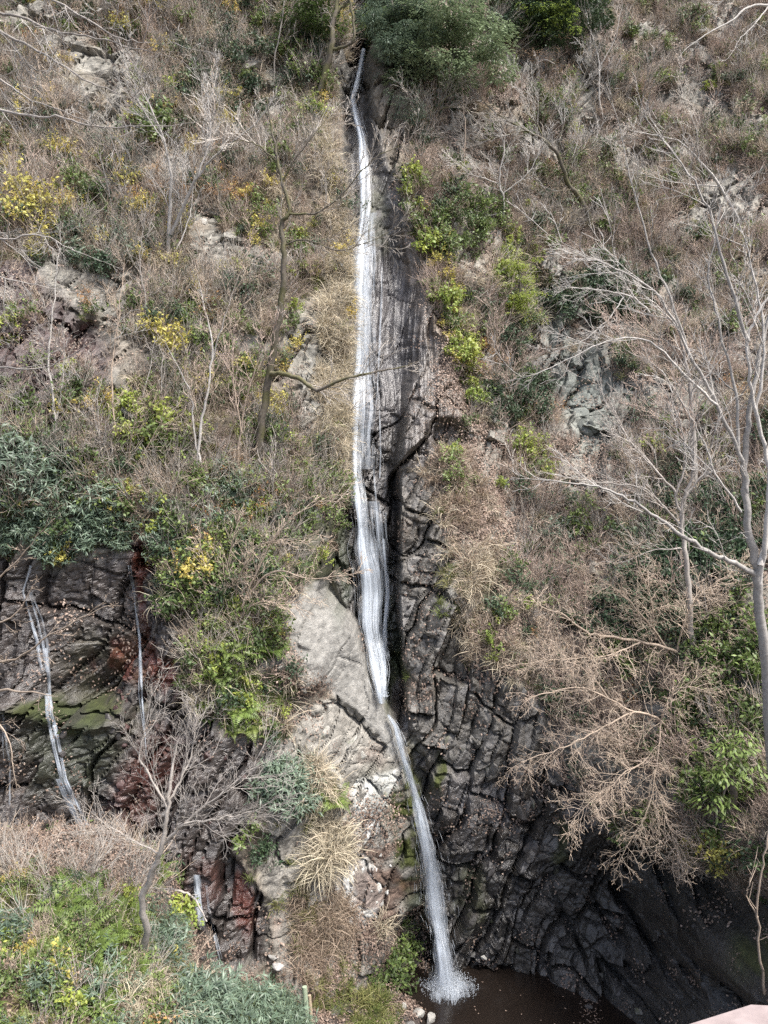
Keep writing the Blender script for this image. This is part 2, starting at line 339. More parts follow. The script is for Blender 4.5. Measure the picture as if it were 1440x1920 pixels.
# long grooves of the strata above the pool, curving down to the right
gu = (U-1090)-(Vv-1500)*.38-np.maximum(0, Vv-1700)**1.35*.06+fbm(X*.5, Z*.5, 3, 33)*26
GRV = poly(U, Vv, [(1020,1450),(1180,1540),(1330,1640),(1330,1790),(1290,1860),(1150,1850),(1060,1720)], 40)
gn = (.5+.5*np.cos(gu/44.*6.283+fbm(X*.9, Z*.5, 3, 35)*4.5))**4*sstep(.3, .55, vnoise(gu/70., Vv/160., 36))
Y = Y+GRV*(gn*1.25-.3)
# thin horizontal beds in the middle of the pool wall
BED = blob(U, Vv, 960, 1640, 90, 70)
Y = Y+BED*np.sin(Z*9+fbm(X*.8, Z*.8, 3, 81)*5)*.06
# vertical fluting on the wet face by the falls
FLU = M_wetface*sstep(380, 480, Vv)*sstep(1330, 1200, Vv)
fl = ridged(X*2.1+fbm(X*.4, Z*.25, 2, 90)*.8, Z*.16, 3, 91)
Y = Y+FLU*(.5-fl)*.45
Y = Y+soft_relief*(1-.75*ROCK)+blk*ROCK*amp
# hollows
Y = Y+blob(U+un*.3, Vv+vn*.3, 846, 818, 32, 34, -25, .35)*.9             # brown niche in the buttress
Y = Y+blob(U+un*.3, Vv+vn*.3, 342, 1760, 45, 34, 15, .35)*2.0             # dark hole beside the lower seep
Y = Y+M_crev*.8+poly(Uj, Vj, [(650,-60),(700,-60),(694,80),(655,90)], 8)*2.5
Y = Y+poly(Uj, Vj, [(720,1735),(800,1700),(812,1820),(760,1860)], 14)*1.2   # undercut left of the lower fall
Y = Y-blob(U, Vv, 600, 1850, 75, 62, 0, .5)*.8                              # rock hump above the stakes
Y = Y-blob(U, Vv, 120, 1332, 130, 26, 0, .6)*.55                            # mossy ledge
# roof of the overhang on the right
Y = Y-poly(Uj, Vj, [(1060,1380),(1150,1480),(1260,1540),(1380,1600),(1440,1600),(1440,1500),(1250,1400)], 40)*.9
# ledge and rim of the little upper pool
Y = np.where(np.isfinite(Y), Y, Yb)
# ---- colours of the ground and rock, with some light and shade painted in
def C(r, g, b): return np.array([r, g, b])
n_a = fbm(X*.6, Z*.6, 4, 100)[..., None]; n_b = fbm(X*2.2, Z*2.2, 4, 110)[..., None]; n_c = vnoise(X*9, Z*9, 120)[..., None]
def lay(c, m, col): m = m[..., None] if m.ndim == 2 else m; return c*(1-m)+col*m
colr = C(.170, .147, .118)*(1+.35*n_a)+np.zeros(Y.shape+(3,))
colr = lay(colr, sstep(.05, .35, n_b[..., 0]), C(.21, .18, .14))
colr = lay(colr, sstep(.25, .5, -n_b[..., 0])*.7, C(.10, .092, .055))
rockc = C(.27, .26, .23)*(1+.4*n_b)
rockc = lay(rockc, sstep(.1, .5, n_a[..., 0])*.6, C(.19, .15, .11))
colr = lay(colr, ROCK, rockc)
colr = lay(colr, np.clip(M_slab*.95, 0, 1), C(.285, .27, .24)*(1+.25*n_b))
colr = lay(colr, np.clip(M_left-M_slab, 0, 1)*.8, C(.25, .235, .21)*(1+.4*n_b))
colr = lay(colr, M_slabtop, C(.25, .243, .225)*(1+.18*n_b))
colr = lay(colr, M_pale*sstep(.0, .35, r2-.25+.3*n_b[..., 0]), C(.55, .55, .53)*(1+.2*n_b))
colr = lay(colr, M_face*.9, C(.21, .225, .205)*(1+.35*n_b))
dark = C(.040, .034, .030)*(1+.7*n_b)
dark = lay(dark, sstep(.45, .9, r2)*.6, C(.115, .108, .108)); dark = lay(dark, sstep(.7, .95, r3)*.5, C(.17, .165, .17))  # paler random facets: wet highlights put into the rock colour
dark = lay(dark, (M_pool*sstep(1500, 1600, Vv))*(.5+.4*sstep(980, 1120, U)), C(.016, .0145, .0135))  # wet black rock, darkened further: shade of the overhang painted into its colour
dark = lay(dark, M_seep*.75, C(.030, .020, .018)*(1+.6*n_b)); dark = lay(dark, M_butt*sstep(1250, 950, Vv)*.45, C(.085, .066, .052)*(1+.5*n_b))
wetm = np.clip(WETR-M_slab-M_pale-M_face, 0, 1)*(1-.0*M_crop)
colr = lay(colr, wetm*.93, dark)
colr = lay(colr, M_wetface*sstep(400, 470, Vv)*sstep(900, 700, Vv)*poly(U, Vv, [(690,430),(780,520),(800,640),(760,760),(690,900)], 25)*.92, C(.075, .070, .072)*(1+.35*fbm(X*4, Z*.5, 3, 140)[..., None]))
colr = lay(colr, M_topr*.8, C(.19, .16, .125)*(1+.3*n_b)); colr = lay(colr, M_topl*.8, C(.24, .23, .21)*(1+.3*n_b))
# right flank of the falls: brown dry band
colr = lay(colr, poly(Uj, Vj, [(735,400),(790,470),(820,560),(870,700),(885,780),(850,800),(800,640),(765,520)], 10)*.8, C(.19, .155, .125)*(1+.45*n_b))
# iron-red stains of the seep wall
red = np.clip(sum([blob(Uj, Vj, 270, 1130, 26, 130), blob(Uj, Vj, 235, 1240, 60, 34), blob(Uj, Vj, 330, 1270, 50, 34), blob(Uj, Vj, 170, 1460, 0.1, 0.1), blob(Uj, Vj, 265, 1480, 40, 60)*.6, blob(Uj, Vj, 447, 1720, 26, 62)*1.2, blob(Uj, Vj, 300, 1420, 40, 60)*.5, M_redl*.35, blob(Uj, Vj, 380, 1650, 50, 60)*.4]), 0, 1)
colr = lay(colr, red*sstep(.34, .56, vnoise(X*2.6+fbm(X*.8, Z*.8, 2, 150), Z*.55, 151)+.12*n_b[..., 0])*.9, C(.105, .030, .020)*(1+.5*n_a))
colr = lay(colr, M_redl*.95, C(.060, .036, .034)*(1+.5*n_b))
# moss
moss = np.clip(sum([blob(U, Vj, 120, 1332, 110, 22), blob(Uj, Vj, 600, 1030, 45, 90)*.7, blob(Uj, Vj, 765, 1530, 22, 120)*.9, blob(Uj, Vj, 770, 1640, 26, 60)*.7, blob(Uj, Vj, 735, 1270, 14, 60)*.8, blob(Uj, Vj, 820, 1460, 8, 40), blob(Uj, Vj, 700, 400, 26, 70)*.45, blob(Uj, Vj, 1420, 1790, 50, 50)*.8, blob(Uj, Vj, 875, 1680, 30, 50)*.5, blob(Uj, Vj, 620, 1860, 45, 40)*.5, blob(Uj, Vj, 720, 1500, 60, 60)*.35, blob(Uj, Vj, 1045, 1560, 14, 60)*.7, blob(Uj, Vj, 530, 1370, 20, 16), blob(Uj, Vj, 200, 1300, 90, 120)*.3]), 0, 1)
colr = lay(colr, moss*sstep(-.3, .3, n_b[..., 0]+.15), C(.048, .056, .016)*(1+.5*n_b))
darkmoss = np.clip(blob(Uj, Vj, 130, 1400, 90, 90)+blob(Uj, Vj, 735, 1200, 16, 120)+blob(Uj, Vj, 790, 1720, 18, 90)+blob(Uj, Vj, 640, 1050, 14, 120), 0, 1)
colr = lay(colr, darkmoss*.6, C(.030, .042, .022))
# leaf litter colour in the joints of the dry rock
colr = lay(colr, (M_left*(1-M_slabtop)*(1-.6*M_slab))*sstep(.15, .4, fbm(X*.55, Z*.9, 3, 130))*.75, C(.12, .07, .05)*(1+.4*n_b))
colr = np.clip(colr*(.78+.44*n_c), .004, .75)
WETA = np.clip(wetm+red*.5, 0, 1)*(1-.8*moss)
# ---- pieces
REG = np.zeros(Y.shape, np.int32)
uj2, vj2 = U+un*.6, Vv+vn*.6
REG[uj2 > 700] = 1
REG[M_seep > .5] = 2
REG[M_left > .5] = 3
REG[M_butt > .5] = 5
REG[M_pool > .5] = 6
REG[(CHAN > .5) | (M_wetface > .6)] = 4
PIECES = {0: ('left_slope', 'steep brown brush-covered slope left of the waterfall'), 1: ('right_slope', 'steep leaf-littered slope with bare trees right of the waterfall'),
 2: ('seep_wall', 'dark wet iron-red stained rock wall with small seeps at lower left'), 3: ('pale_rock_outcrop', 'pale grey weathered rock and slab left of the lower fall'),
 4: ('falls_rock_face', 'dark wet fluted rock behind and beside the falling water'), 5: ('rock_buttress', 'tall dark jointed rock rib right of the falls'),
 6: ('pool_cliff', 'black wet undercut cliff with slanting grooves above the pool')}
m_cliff = mat_cliff()
ny, nx = Y.shape
idx = np.arange(ny*nx).reshape(ny, nx)
quads = np.stack([idx[:-1, :-1], idx[:-1, 1:], idx[1:, 1:], idx[1:, :-1]], -1).reshape(-1, 4)
freg = REG[:-1, :-1].ravel()
P3 = np.stack([X, Y, Z], -1).reshape(-1, 3).astype(np.float32)
cflat = np.concatenate([colr.reshape(-1, 3), np.ones((ny*nx, 1))], 1).astype(np.float32); wflat = WETA.ravel().astype(np.float32)
CLIFF = {}
for k, (nm, lab) in PIECES.items():
    q = quads[freg == k]
    ids, inv = np.unique(q, return_inverse=True); inv = inv.reshape(-1, 4).astype(np.int32)
    me = bpy.data.meshes.new(nm)
    me.vertices.add(len(ids)); me.vertices.foreach_set('co', P3[ids].ravel())
    me.loops.add(inv.size); me.loops.foreach_set('vertex_index', inv.ravel())
    me.polygons.add(len(inv)); me.polygons.foreach_set('loop_start', np.arange(0, inv.size, 4, dtype=np.int32))
    me.update(calc_edges=True)
    a = me.attributes.new('col', 'FLOAT_COLOR', 'POINT'); a.data.foreach_set('color', cflat[ids].ravel())
    a = me.attributes.new('wet', 'FLOAT', 'POINT'); a.data.foreach_set('value', wflat[ids])
    me.materials.append(m_cliff); me.polygons.foreach_set('use_smooth', np.zeros(len(me.polygons), bool))
    o = bpy.data.objects.new(nm, me); COL.objects.link(o); tag(o, lab, kind='structure'); CLIFF[k] = o
# ---- the bank in the lower left foreground: its own height field z(x, y)
BP = [(-300,1570,24),(-300,1700,20.5),(-300,1920,17),(0,1556,24.7),(0,1630,22),(0,1760,19.8),(0,1920,17.5),(200,1566,25.2),(200,1640,22.3),(200,1760,20.3),(200,1920,18.2),(320,1650,24.2),(310,1765,22),(300,1840,20.6),(350,1920,19.3),
      (400,1815,24.6),(430,1845,22.5),(440,1920,20.8),(540,1860,24.3),(540,1930,22),(640,1900,25.8),(640,2000,23),(770,1908,26.4),(790,2100,22),(0,2300,13),(300,2300,14.5),(600,2300,18),(-300,2300,12),(800,2300,19)]
_b = np.array([px2(*q) for q in BP]); _bn = len(_b)
_D = np.hypot(_b[:, None, 0]-_b[None, :, 0], _b[:, None, 1]-_b[None, :, 1]); _A = np.zeros((_bn+3, _bn+3)); _A[:_bn, :_bn] = -np.sqrt(_D**2+.2)-np.eye(_bn)*.02
_P = np.stack([np.ones(_bn), _b[:, 0], _b[:, 1]], 1); _A[:_bn, _bn:] = _P; _A[_bn:, :_bn] = _P.T
_BW = np.linalg.solve(_A, np.concatenate([_b[:, 2], np.zeros(3)]))
BX = np.arange(-18, 1.8, .09); BY = np.arange(9, 27.2, .09)
BXg, BYg = np.meshgrid(BX, BY)
BZ = _BW[_bn]+_BW[_bn+1]*BXg+_BW[_bn+2]*BYg
for i in range(_bn): BZ = BZ-_BW[i]*np.sqrt((BXg-_b[i, 0])**2+(BYg-_b[i, 1])**2+.2)
BZ = BZ+fbm(BXg*.35, BYg*.35, 3, 200)*.35+fbm(BXg*1.3, BYg*1.3, 4, 205)*.18+fbm(BXg*5, BYg*5, 2, 207)*.04
_r, _t, _e = voro(BXg/.5, BYg/.5, 9); BZ = BZ+sstep(21, 23, BYg)*(_r*.12+_t*.1)
bc = C(.085, .062, .045)*(1+.5*fbm(BXg*2, BYg*2, 4, 210)[..., None]); bc = lay(bc, sstep(.1, .5, fbm(BXg*.8, BYg*.8, 3, 215)), C(.06, .06, .03)); bc = lay(bc, sstep(21.5, 23.5, BYg)*.8, C(.055, .042, .038)*(1+.6*fbm(BXg*3, BYg*3, 3, 217)[..., None]))
bc = np.clip(bc, .004, .6)
b = MB(); _i = np.arange(BZ.size).reshape(BZ.shape)
b.add(np.stack([BXg, BYg, BZ], -1).reshape(-1, 3), np.stack([_i[:-1, :-1], _i[:-1, 1:], _i[1:, 1:], _i[1:, :-1]], -1).reshape(-1, 4), .5)
o = tag(b.obj('fern_bank', 'cliff'), 'ferny bank in the lower left foreground', kind='structure')
a = o.data.attributes.new('col', 'FLOAT_COLOR', 'POINT'); a.data.foreach_set('color', np.concatenate([bc.reshape(-1, 3), np.ones((BZ.size, 1))], 1).astype(np.float32).ravel())
a = o.data.attributes.new('wet', 'FLOAT', 'POINT'); a.data.foreach_set('value', (sstep(22, 23.5, BYg)*.7).astype(np.float32).ravel())
# ---- finding points on the face
def surf(x, z): return float(bil(Y, GX, GZ, np.array([x]), np.array([z]))[0])
_YS = np.arange(9, 52, .05)
def hit(px, py, bank=True):
    x = (px-720)/FPX*_YS; z = CAMZ-(py-960)/FPX*_YS
    k = np.argmax(_YS >= bil(Y, GX, GZ, x, z))
    if bank:
        on = (x > BX[0]) & (x < BX[-1]) & (_YS < BY[-1]) & (z <= bil(BZ, BX, BY, x, _YS))
        if on.any(): k = min(k, np.argmax(on))
    if z[k] < 0: k = min(k, np.argmax(z < 0))
    return np.array([x[k], _YS[k], z[k]])
def _blur(A, k):
    for ax in (0, 1):
        c = np.cumsum(np.concatenate([np.repeat(np.take(A, [0], ax), k, ax), A, np.repeat(np.take(A, [-1], ax), k, ax)], ax), ax)
        A = (np.take(c, range(2*k, c.shape[ax]), ax)-np.take(c, range(0, c.shape[ax]-2*k), ax))/(2*k)
    return A
YSM = _blur(Y, 6)
_gz, _gx = np.gradient(YSM, GZ, GX)
NRM = np.stack([_gx, -np.ones_like(_gx), _gz], -1); NRM /= np.linalg.norm(NRM, axis=-1, keepdims=True)
def nrm(p):
    i = min(max(np.searchsorted(GX, p[0])-1, 0), nx-2); j = min(max(np.searchsorted(GZ, p[2])-1, 0), ny-2); return NRM[j, i]
# ---- pool and the floor of the gorge
m, n, p, o = newmat('pool_water')
p.inputs['Base Color'].default_value = (.018, .0135, .011, 1); p.inputs['Roughness'].default_value = .06; p.inputs['IOR'].default_value = 1.33
geo = N(n, 'ShaderNodeNewGeometry'); a = N(n, 'ShaderNodeTexNoise', i_Scale=5.0, i_Detail=4.0); n.links.new(geo.outputs['Position'], a.inputs['Vector'])
b = N(n, 'ShaderNodeBump', i_Strength=.25, i_Distance=.05); n.links.new(a.outputs[0], b.inputs['Height']); n.links.new(b.outputs[0], p.inputs['Normal'])
m, n, p, o = newmat('gorge_gravel')
p.inputs['Roughness'].default_value = .8; geo = N(n, 'ShaderNodeNewGeometry'); a = N(n, 'ShaderNodeTexVoronoi', i_Scale=7.0); n.links.new(geo.outputs['Position'], a.inputs['Vector'])
n.links.new(mixcol(n, a.outputs[0], (.10, .085, .075), (.04, .032, .028)), p.inputs['Base Color'])
def sheet(name, x0, x1, y0, y1, z, mat, k, lab):
    b = MB(); gx = np.linspace(x0, x1, k+1); gy = np.linspace(y0, y1, k+1); A, B = np.meshgrid(gx, gy)
    V_ = np.stack([A.ravel(), B.ravel(), np.full(A.size, z)], 1); i = np.arange((k+1)*(k+1)).reshape(k+1, k+1)
    b.add(V_, np.stack([i[:-1, :-1], i[:-1, 1:], i[1:, 1:], i[1:, :-1]], -1).reshape(-1, 4), 0.5); return tag(b.obj(name, mat), lab, kind='structure')
sheet('plunge_pool', -3.5, 13, 12, 30.6, 0.0, 'pool_water', 40, 'dark still pool at the foot of the waterfall')
sheet('gorge_floor', -300, 300, -300, 300, -1.4, 'gorge_gravel', 4, 'gravel floor of the gorge')
# ------------------------------------------------------------------ falling water
m, n, p, o = newmat('white_water')
p.inputs['Base Color'].default_value = (.62, .66, .70, 1); p.inputs['Roughness'].default_value = .35
p.inputs['Subsurface Weight'].default_value = 0.0
m, n, p, o = newmat('thin_water')      # veil of water: white threads with gaps
at = N(n, 'ShaderNodeAttribute', attribute_name='fall'); mp = N(n, 'ShaderNodeMapping'); mp.inputs['Scale'].default_value = (10, .28, 1); n.links.new(at.outputs['Vector'], mp.inputs[0])
a = N(n, 'ShaderNodeTexNoise', i_Scale=1.0, i_Detail=6.0, i_Roughness=.7); n.links.new(mp.outputs[0], a.inputs['Vector'])
mp2 = N(n, 'ShaderNodeMapping'); mp2.inputs['Scale'].default_value = (34, 1.6, 1); n.links.new(at.outputs['Vector'], mp2.inputs[0])
a2 = N(n, 'ShaderNodeTexNoise', i_Scale=1.0, i_Detail=4.0, i_Roughness=.8); n.links.new(mp2.outputs[0], a2.inputs['Vector'])
sep = N(n, 'ShaderNodeSeparateXYZ'); n.links.new(at.outputs['Vector'], sep.inputs[0])
av = N(n, 'ShaderNodeMath', operation='MULTIPLY_ADD'); n.links.new(a2.outputs[0], av.inputs[0]); av.inputs[1].default_value = .55; n.links.new(a.outputs[0], av.inputs[2])
sm = N(n, 'ShaderNodeMath', operation='MULTIPLY_ADD'); n.links.new(sep.outputs[2], sm.inputs[0]); sm.inputs[1].default_value = .62; n.links.new(av.outputs[0], sm.inputs[2])
mul2 = N(n, 'ShaderNodeMath', operation='MULTIPLY'); n.links.new(maprange(n, sm.outputs[0], .98, 1.5, 0, 1), mul2.inputs[0]); n.links.new(maprange(n, sep.outputs[2], 0, .25, 0, 1), mul2.inputs[1])
p.inputs['Base Color'].default_value = (.60, .66, .73, 1); p.inputs['Roughness'].default_value = .3; n.links.new(mul2.outputs[0], p.inputs['Alpha'])

def stream(name, path, label, cat_depth=.10, strands=60, strand_op=.5, layers=2, dens=.75, free=0.0, seglen=(.3, 1.6), sr=.012, fray=1.0, k=5, root=None, edge=.35):
    """path: (row, column, half width) down the face; sheets follow the rock, threads fall in front of them"""
    path = np.array(path, float); v = np.arange(path[0, 0], path[-1, 0]+.1, 6.0)
    uc = np.interp(v, path[:, 0], path[:, 1]); hw = np.interp(v, path[:, 0], path[:, 2])
    ctr = np.array([min((hit(a_+q*h_, b_, bank=False) for q in (-.7, 0, .7)), key=lambda t: t[1]) for a_, b_, h_ in zip(uc, v, hw)])
    # water smooths the steps of the rock and is never behind it
    d = ctr[:, 1].copy()
    pad = np.concatenate([np.full(k, d[0]), d, np.full(k, d[-1])]); mn = np.array([pad[i:i+2*k+1].min() for i in range(len(d))])
    pad = np.concatenate([np.full(k, mn[0]), mn, np.full(k, mn[-1])]); d = np.array([pad[i:i+2*k+1].mean() for i in range(len(mn))])-cat_depth
    if free:
        e_ = np.minimum.accumulate(d[::1]); d = np.minimum(d, e_*free+d*(1-free))
    hw = hw*(1+edge*(vnoise(v/55., np.full(len(v), len(v)*.37), 501)-.5)*2); uc = uc+hw*edge*(vnoise(v/80., np.full(len(v), len(v)*.71), 502)-.5)*1.2
    P = np.array([px2(a_, b_, dd) for a_, b_, dd in zip(uc, v, d)]); W = hw/FPX*d
    s = np.concatenate([[0], np.cumsum(np.linalg.norm(np.diff(P, axis=0), axis=1))])
    own = root is None; root = root or empty(name)
    for L in range(layers):
        b = MB(); K = 9; t = np.linspace(-1, 1, K); Vs = []; A = []
        for i in range(len(P)):
            for tt in t:
                q = P[i]+np.array([tt*W[i]*(1.12-.1*L), -.07*L-.10*(1-tt*tt)*min(1, W[i]*3)+.02*math.sin(tt*9+s[i]*3+L), 0]); Vs.append(q)
                A.append((tt*W[i]*1.0+L*3.7, s[i]+L*5.1, dens*(1-abs(tt)**2.2*.95)))
        i = np.arange(len(P)*K).reshape(len(P), K)
        b.add(Vs, np.stack([i[:-1, :-1], i[1:, :-1], i[1:, 1:], i[:-1, 1:]], -1).reshape(-1, 4), .5)
        ob = b.obj('water_sheet', 'thin_water', root, True)
        a = ob.data.attributes.new('fall', 'FLOAT_VECTOR', 'POINT'); a.data.foreach_set('vector', np.array(A, np.float32).ravel())
    b = MB()
    for q in range(strands):
        tt = np.clip(random.gauss(0, .45*fray), -1.15*fray, 1.15*fray); s0 = random.random()*s[-1]*1.02-.2; ln = random.uniform(*seglen); off = random.uniform(.06, .22)
        ss = np.arange(max(s0, 0), min(s0+ln, s[-1]), .12)
        if len(ss) < 3: continue
        pc = np.stack([np.interp(ss, s, P[:, j]) for j in range(3)], 1); ww = np.interp(ss, s, W)
        ph = random.random()*9
        pc[:, 0] += tt*ww+.015*np.sin(ss*4+ph); pc[:, 1] -= off
        r = sr*random.uniform(.5, 1.5)*np.sin(np.linspace(.15, math.pi-.1, len(ss)))
        b.tube(pc, r, 3)
    if strands: b.obj('water_threads', 'white_water', root)
    if own: rebase(root, P[-1]); tag(root, label, kind='structure')
    return P, W
UP = [(94,683,2.5),(130,677,5),(165,669,6),(186,662,6),(210,667,8),(260,680,12),(320,684,15),(400,684,18),(450,683,22),(500,681,24),(560,680,23),(640,678,20),(700,674,18),(780,671,15),(850,669,13),(890,670,14),(950,678,18),(1000,683,20),(1050,687,22),(1100,691,24),(1180,695,25),(1240,704,20),(1290,713,13),(1318,718,10)]
FALL = empty('waterfall')
stream('waterfall', UP, 'tall white upper waterfall dropping down the dark rock channel', .12, 260, layers=2, dens=.56, free=.25, sr=.004, fray=1.2, seglen=(1., 3.5), root=FALL)
stream('water_core', [(v_, u_-h_*.28, max(3.6, h_*.42)) for v_, u_, h_ in UP], 'bright dense core of the upper waterfall along its left side', .24, 120, layers=3, dens=.86, free=.25, sr=.004, fray=1.2, seglen=(.6, 2.5), edge=.5, root=FALL)
stream('water_veil', [(400,688,22),(470,690,30),(560,688,30),(650,686,28),(720,684,26),(800,682,24),(880,682,24)], 'thin translucent veil spreading right of the upper waterfall', .06, 50, layers=1, dens=.52, sr=.003, seglen=(1, 4), root=FALL)
stream('water_veil', [(940,688,24),(1000,696,28),(1080,704,32),(1160,706,32),(1230,710,24),(1300,716,14)], 'misty veil of water above the little basin', .05, 40, layers=1, dens=.50, sr=.003, seglen=(1, 3), root=FALL)
rebase(FALL, px2(718, 1318, 31.)); tag(FALL, 'tall white upper waterfall dropping down the dark rock channel', kind='structure')
stream('side_stream', [(1010,718,3),(1060,722,3),(1085,726,6),(1110,727,7),(1160,723,5),(1230,719,5),(1300,719,6)], 'thin right-hand strand beside the upper waterfall above the little basin', .2, 30, layers=2, dens=.70, free=.3, sr=.005)
for k, (row, lab) in enumerate((([(880,700,3),(960,706,3),(1060,708,3),(1150,708,5),(1240,712,6)], 'fine trickle just right of the upper waterfall'),
     ([(500,716,2),(560,715,3),(640,712,2),(760,706,2)], 'faint trickle on the grey wet face right of the fall'),
     ([(770,712,2),(850,714,2),(900,712,2)], 'hair-thin trickle on the black rock right of the fall'),
     ([(960,723,2),(1000,724,3),(1075,722,3)], 'narrow trickle over the ledge right of the fall'))):
    stream('trickle', row, lab, .07, 8, layers=1, dens=.52, sr=.003)
LOW = [(1340,728,4),(1362,741,6),(1385,747,8),(1410,754,9),(1470,773,12),(1520,787,14),(1580,802,17),(1640,813,20),(1700,821,23),(1760,829,25),(1800,835,28),(1850,841,34)]
LFALL = empty('lower_waterfall')
stream('lower_waterfall', LOW, 'white lower waterfall plunging into the dark pool', .16, 700, layers=2, dens=.60, free=.45, sr=.005, seglen=(.1, .6), fray=1.5, root=LFALL)
stream('lower_water_core', [(v_, u_-h_*.15, h_*.5) for v_, u_, h_ in LOW], 'dense white core of the lower waterfall', .28, 200, layers=2, dens=.84, free=.45, sr=.004, seglen=(.1, .6), fray=1.3, edge=.5, root=LFALL)
rebase(LFALL, px2(841, 1850, 28.)); tag(LFALL, 'white lower waterfall plunging into the dark pool', kind='structure')
def seep(row, lab, n_, spread, hw, de):
    """several thin threads of water that cling to the rock"""
    row = np.array(row, float); root = empty('seep')
    for q in range(n_):
        ph = random.random()*6; off = random.uniform(-1, 1)*spread*np.linspace(.4, 1, len(row))*row[:, 2]; r_ = row.copy(); r_[:, 1] += off+np.sin(row[:, 0]/38+ph)*2.0; r_[:, 2] = hw*random.uniform(.6, 1.4)
        i = random.randint(0, max(0, len(row)-4)) if q else 0; j = len(row)-(random.randint(0, max(0, len(row)-i-3)) if q else 0)
        P, W = stream('seep', r_[i:j], lab, .035, 0, layers=1, dens=de*random.uniform(.8, 1.05), k=1, root=root)
    rebase(root, P[-1]); tag(root, lab, kind='structure')
seep([(1215,84,7),(1262,88,9),(1300,89,8),(1340,90,7),(1352,93,8),(1400,100,11),(1460,114,12),(1510,136,12),(1548,154,10),(1556,180,5)], 'white seep cascade over the mossy ledge', 6, 1.1, 4.5, .74)
seep([(1060,58,6),(1085,55,12),(1110,52,18),(1160,70,18),(1200,80,14),(1225,84,12),(1262,88,8)], 'faint veil on the dark wall at far left', 5, 1.2, 4.5, .52)
seep([(1060,242,3),(1100,248,3),(1130,252,4),(1200,262,6),(1300,262,6),(1420,275,5)], 'thin seep beside the red stain', 3, 1.2, 2.5, .55)
seep([(1340,5,6),(1400,8,8),(1430,12,10),(1510,14,9)], 'faint seep at the left edge', 3, 1.2, 2.5, .5)
seep([(1640,366,4),(1690,370,5),(1745,378,8),(1775,386,12),(1812,395,17)], 'white seep beside the dark hollow at lower left', 5, 1.0, 5, .78)
seep([(1660,388,3),(1700,394,3),(1740,402,4),(1800,414,4)], 'hair-thin seep right of the lower cascade', 2, 1, 2, .55)
# splash where the lower fall meets the pool, and in the little basin
def splash(name, c, R, H, n_, lab, foam):
    root = empty(name)
    b = MB(); K = 26; Rr = np.linspace(0, 1, 9); Vs = []; 
    for r in Rr:
        for k in range(K):
            a_ = k*2*math.pi/K; q = r*R*(1+.25*math.sin(3*a_+1)+.12*math.sin(7*a_))
            Vs.append((q*math.cos(a_), q*math.sin(a_)*.8, foam*(1-r)**1.3*(1+.5*random.random())+.012))
    i = np.arange(len(Vs)).reshape(len(Rr), K); i2 = np.roll(i, -1, 1)
    b.add(Vs, np.stack([i[:-1], i[1:], i2[1:], i2[:-1]], -1).reshape(-1, 4), .5)
    fo = b.obj('foam', 'thin_water', root, True)
    V_ = np.array(Vs); rr = np.hypot(V_[:, 0], V_[:, 1])/R
    a = fo.data.attributes.new('fall', 'FLOAT_VECTOR', 'POINT'); a.data.foreach_set('vector', np.stack([V_[:, 0], V_[:, 1]*6, np.clip(1.1-rr*.85, 0, 1)], 1).astype(np.float32).ravel())
    b = MB()
    for q in range(n_):
        a_ = random.random()*6.283; r = R*min(abs(random.gauss(0, .42)), 1.05); h = abs(random.gauss(0, H*.5))*max(.15, 1-r/R*.6)
        sz = random.uniform(.003, .011)
        pt = np.array([r*math.cos(a_), r*math.sin(a_)*.8, h+.02]); e = np.array([math.cos(a_)*.4, math.sin(a_)*.4, random.uniform(.6, 2.2)])*sz*random.uniform(1, 2.2)
        s1 = np.array([sz, 0, 0]); s2 = np.array([0, sz, 0])
        b.add([pt-e, pt+s1, pt+s2, pt-s1, pt-s2, pt+e], [[0, 2, 1, 1], [0, 3, 2, 2], [0, 4, 3, 3], [0, 1, 4, 4], [5, 1, 2, 2], [5, 2, 3, 3], [5, 3, 4, 4], [5, 4, 1, 1]])
    o = b.obj('spray', 'white_water', root); root.location = c; tag(root, lab, kind='stuff')
pl = px2(842, 1852, CAMZ/((1852-960)/FPX))
splash('splash', (pl[0], pl[1]-.1, 0.0), 1.0, .6, 9000, 'burst of white spray where the lower fall hits the pool', .30)
pb = px2(716, 1306, hit(716, 1316, False)[1]-.15); splash('splash', tuple(pb), .28, .3, 500, 'small white splash in the upper basin', .08)
# loose drops around the lower fall
# ------------------------------------------------------------------ plant materials
mat_bark('bark_pale', (.46, .42, .38), (.30, .27, .24)); mat_bark('bark_brown', (.30, .225, .18), (.19, .14, .11)); mat_bark('bark_dark', (.10, .08, .065), (.17, .145, .125))
mat_bark('bark_mossy', (.20, .17, .135), (.10, .085, .065), (.12, .115, .045)); mat_bark('bark_beige', (.46, .37, .29), (.33, .26, .20)); mat_bark('bark_white', (.58, .55, .51), (.36, .335, .305), None, 14)
mat_bark('twig_grey', (.59, .54, .48), (.42, .375, .325)); mat_bark('twig_pink', (.57, .455, .385), (.41, .315, .255)); mat_bark('twig_beige', (.62, .51, .405), (.46, .365, .28))
mat_leaf('leaf_green', (.11, .165, .04), (.22, .29, .085), (.075, .12, .04)); mat_leaf('leaf_yellow', (.62, .54, .13), (.48, .47, .13), (.62, .48, .13), .35); mat_leaf('leaf_lime', (.32, .40, .08), (.46, .50, .11), (.25, .34, .08), .35)
mat_leaf('leaf_dark', (.030, .060, .026), (.075, .120, .055), (.045, .085, .045), .12, .55); mat_leaf('leaf_pale', (.28, .35, .20), (.44, .50, .33), (.22, .29, .16), .2, .5)
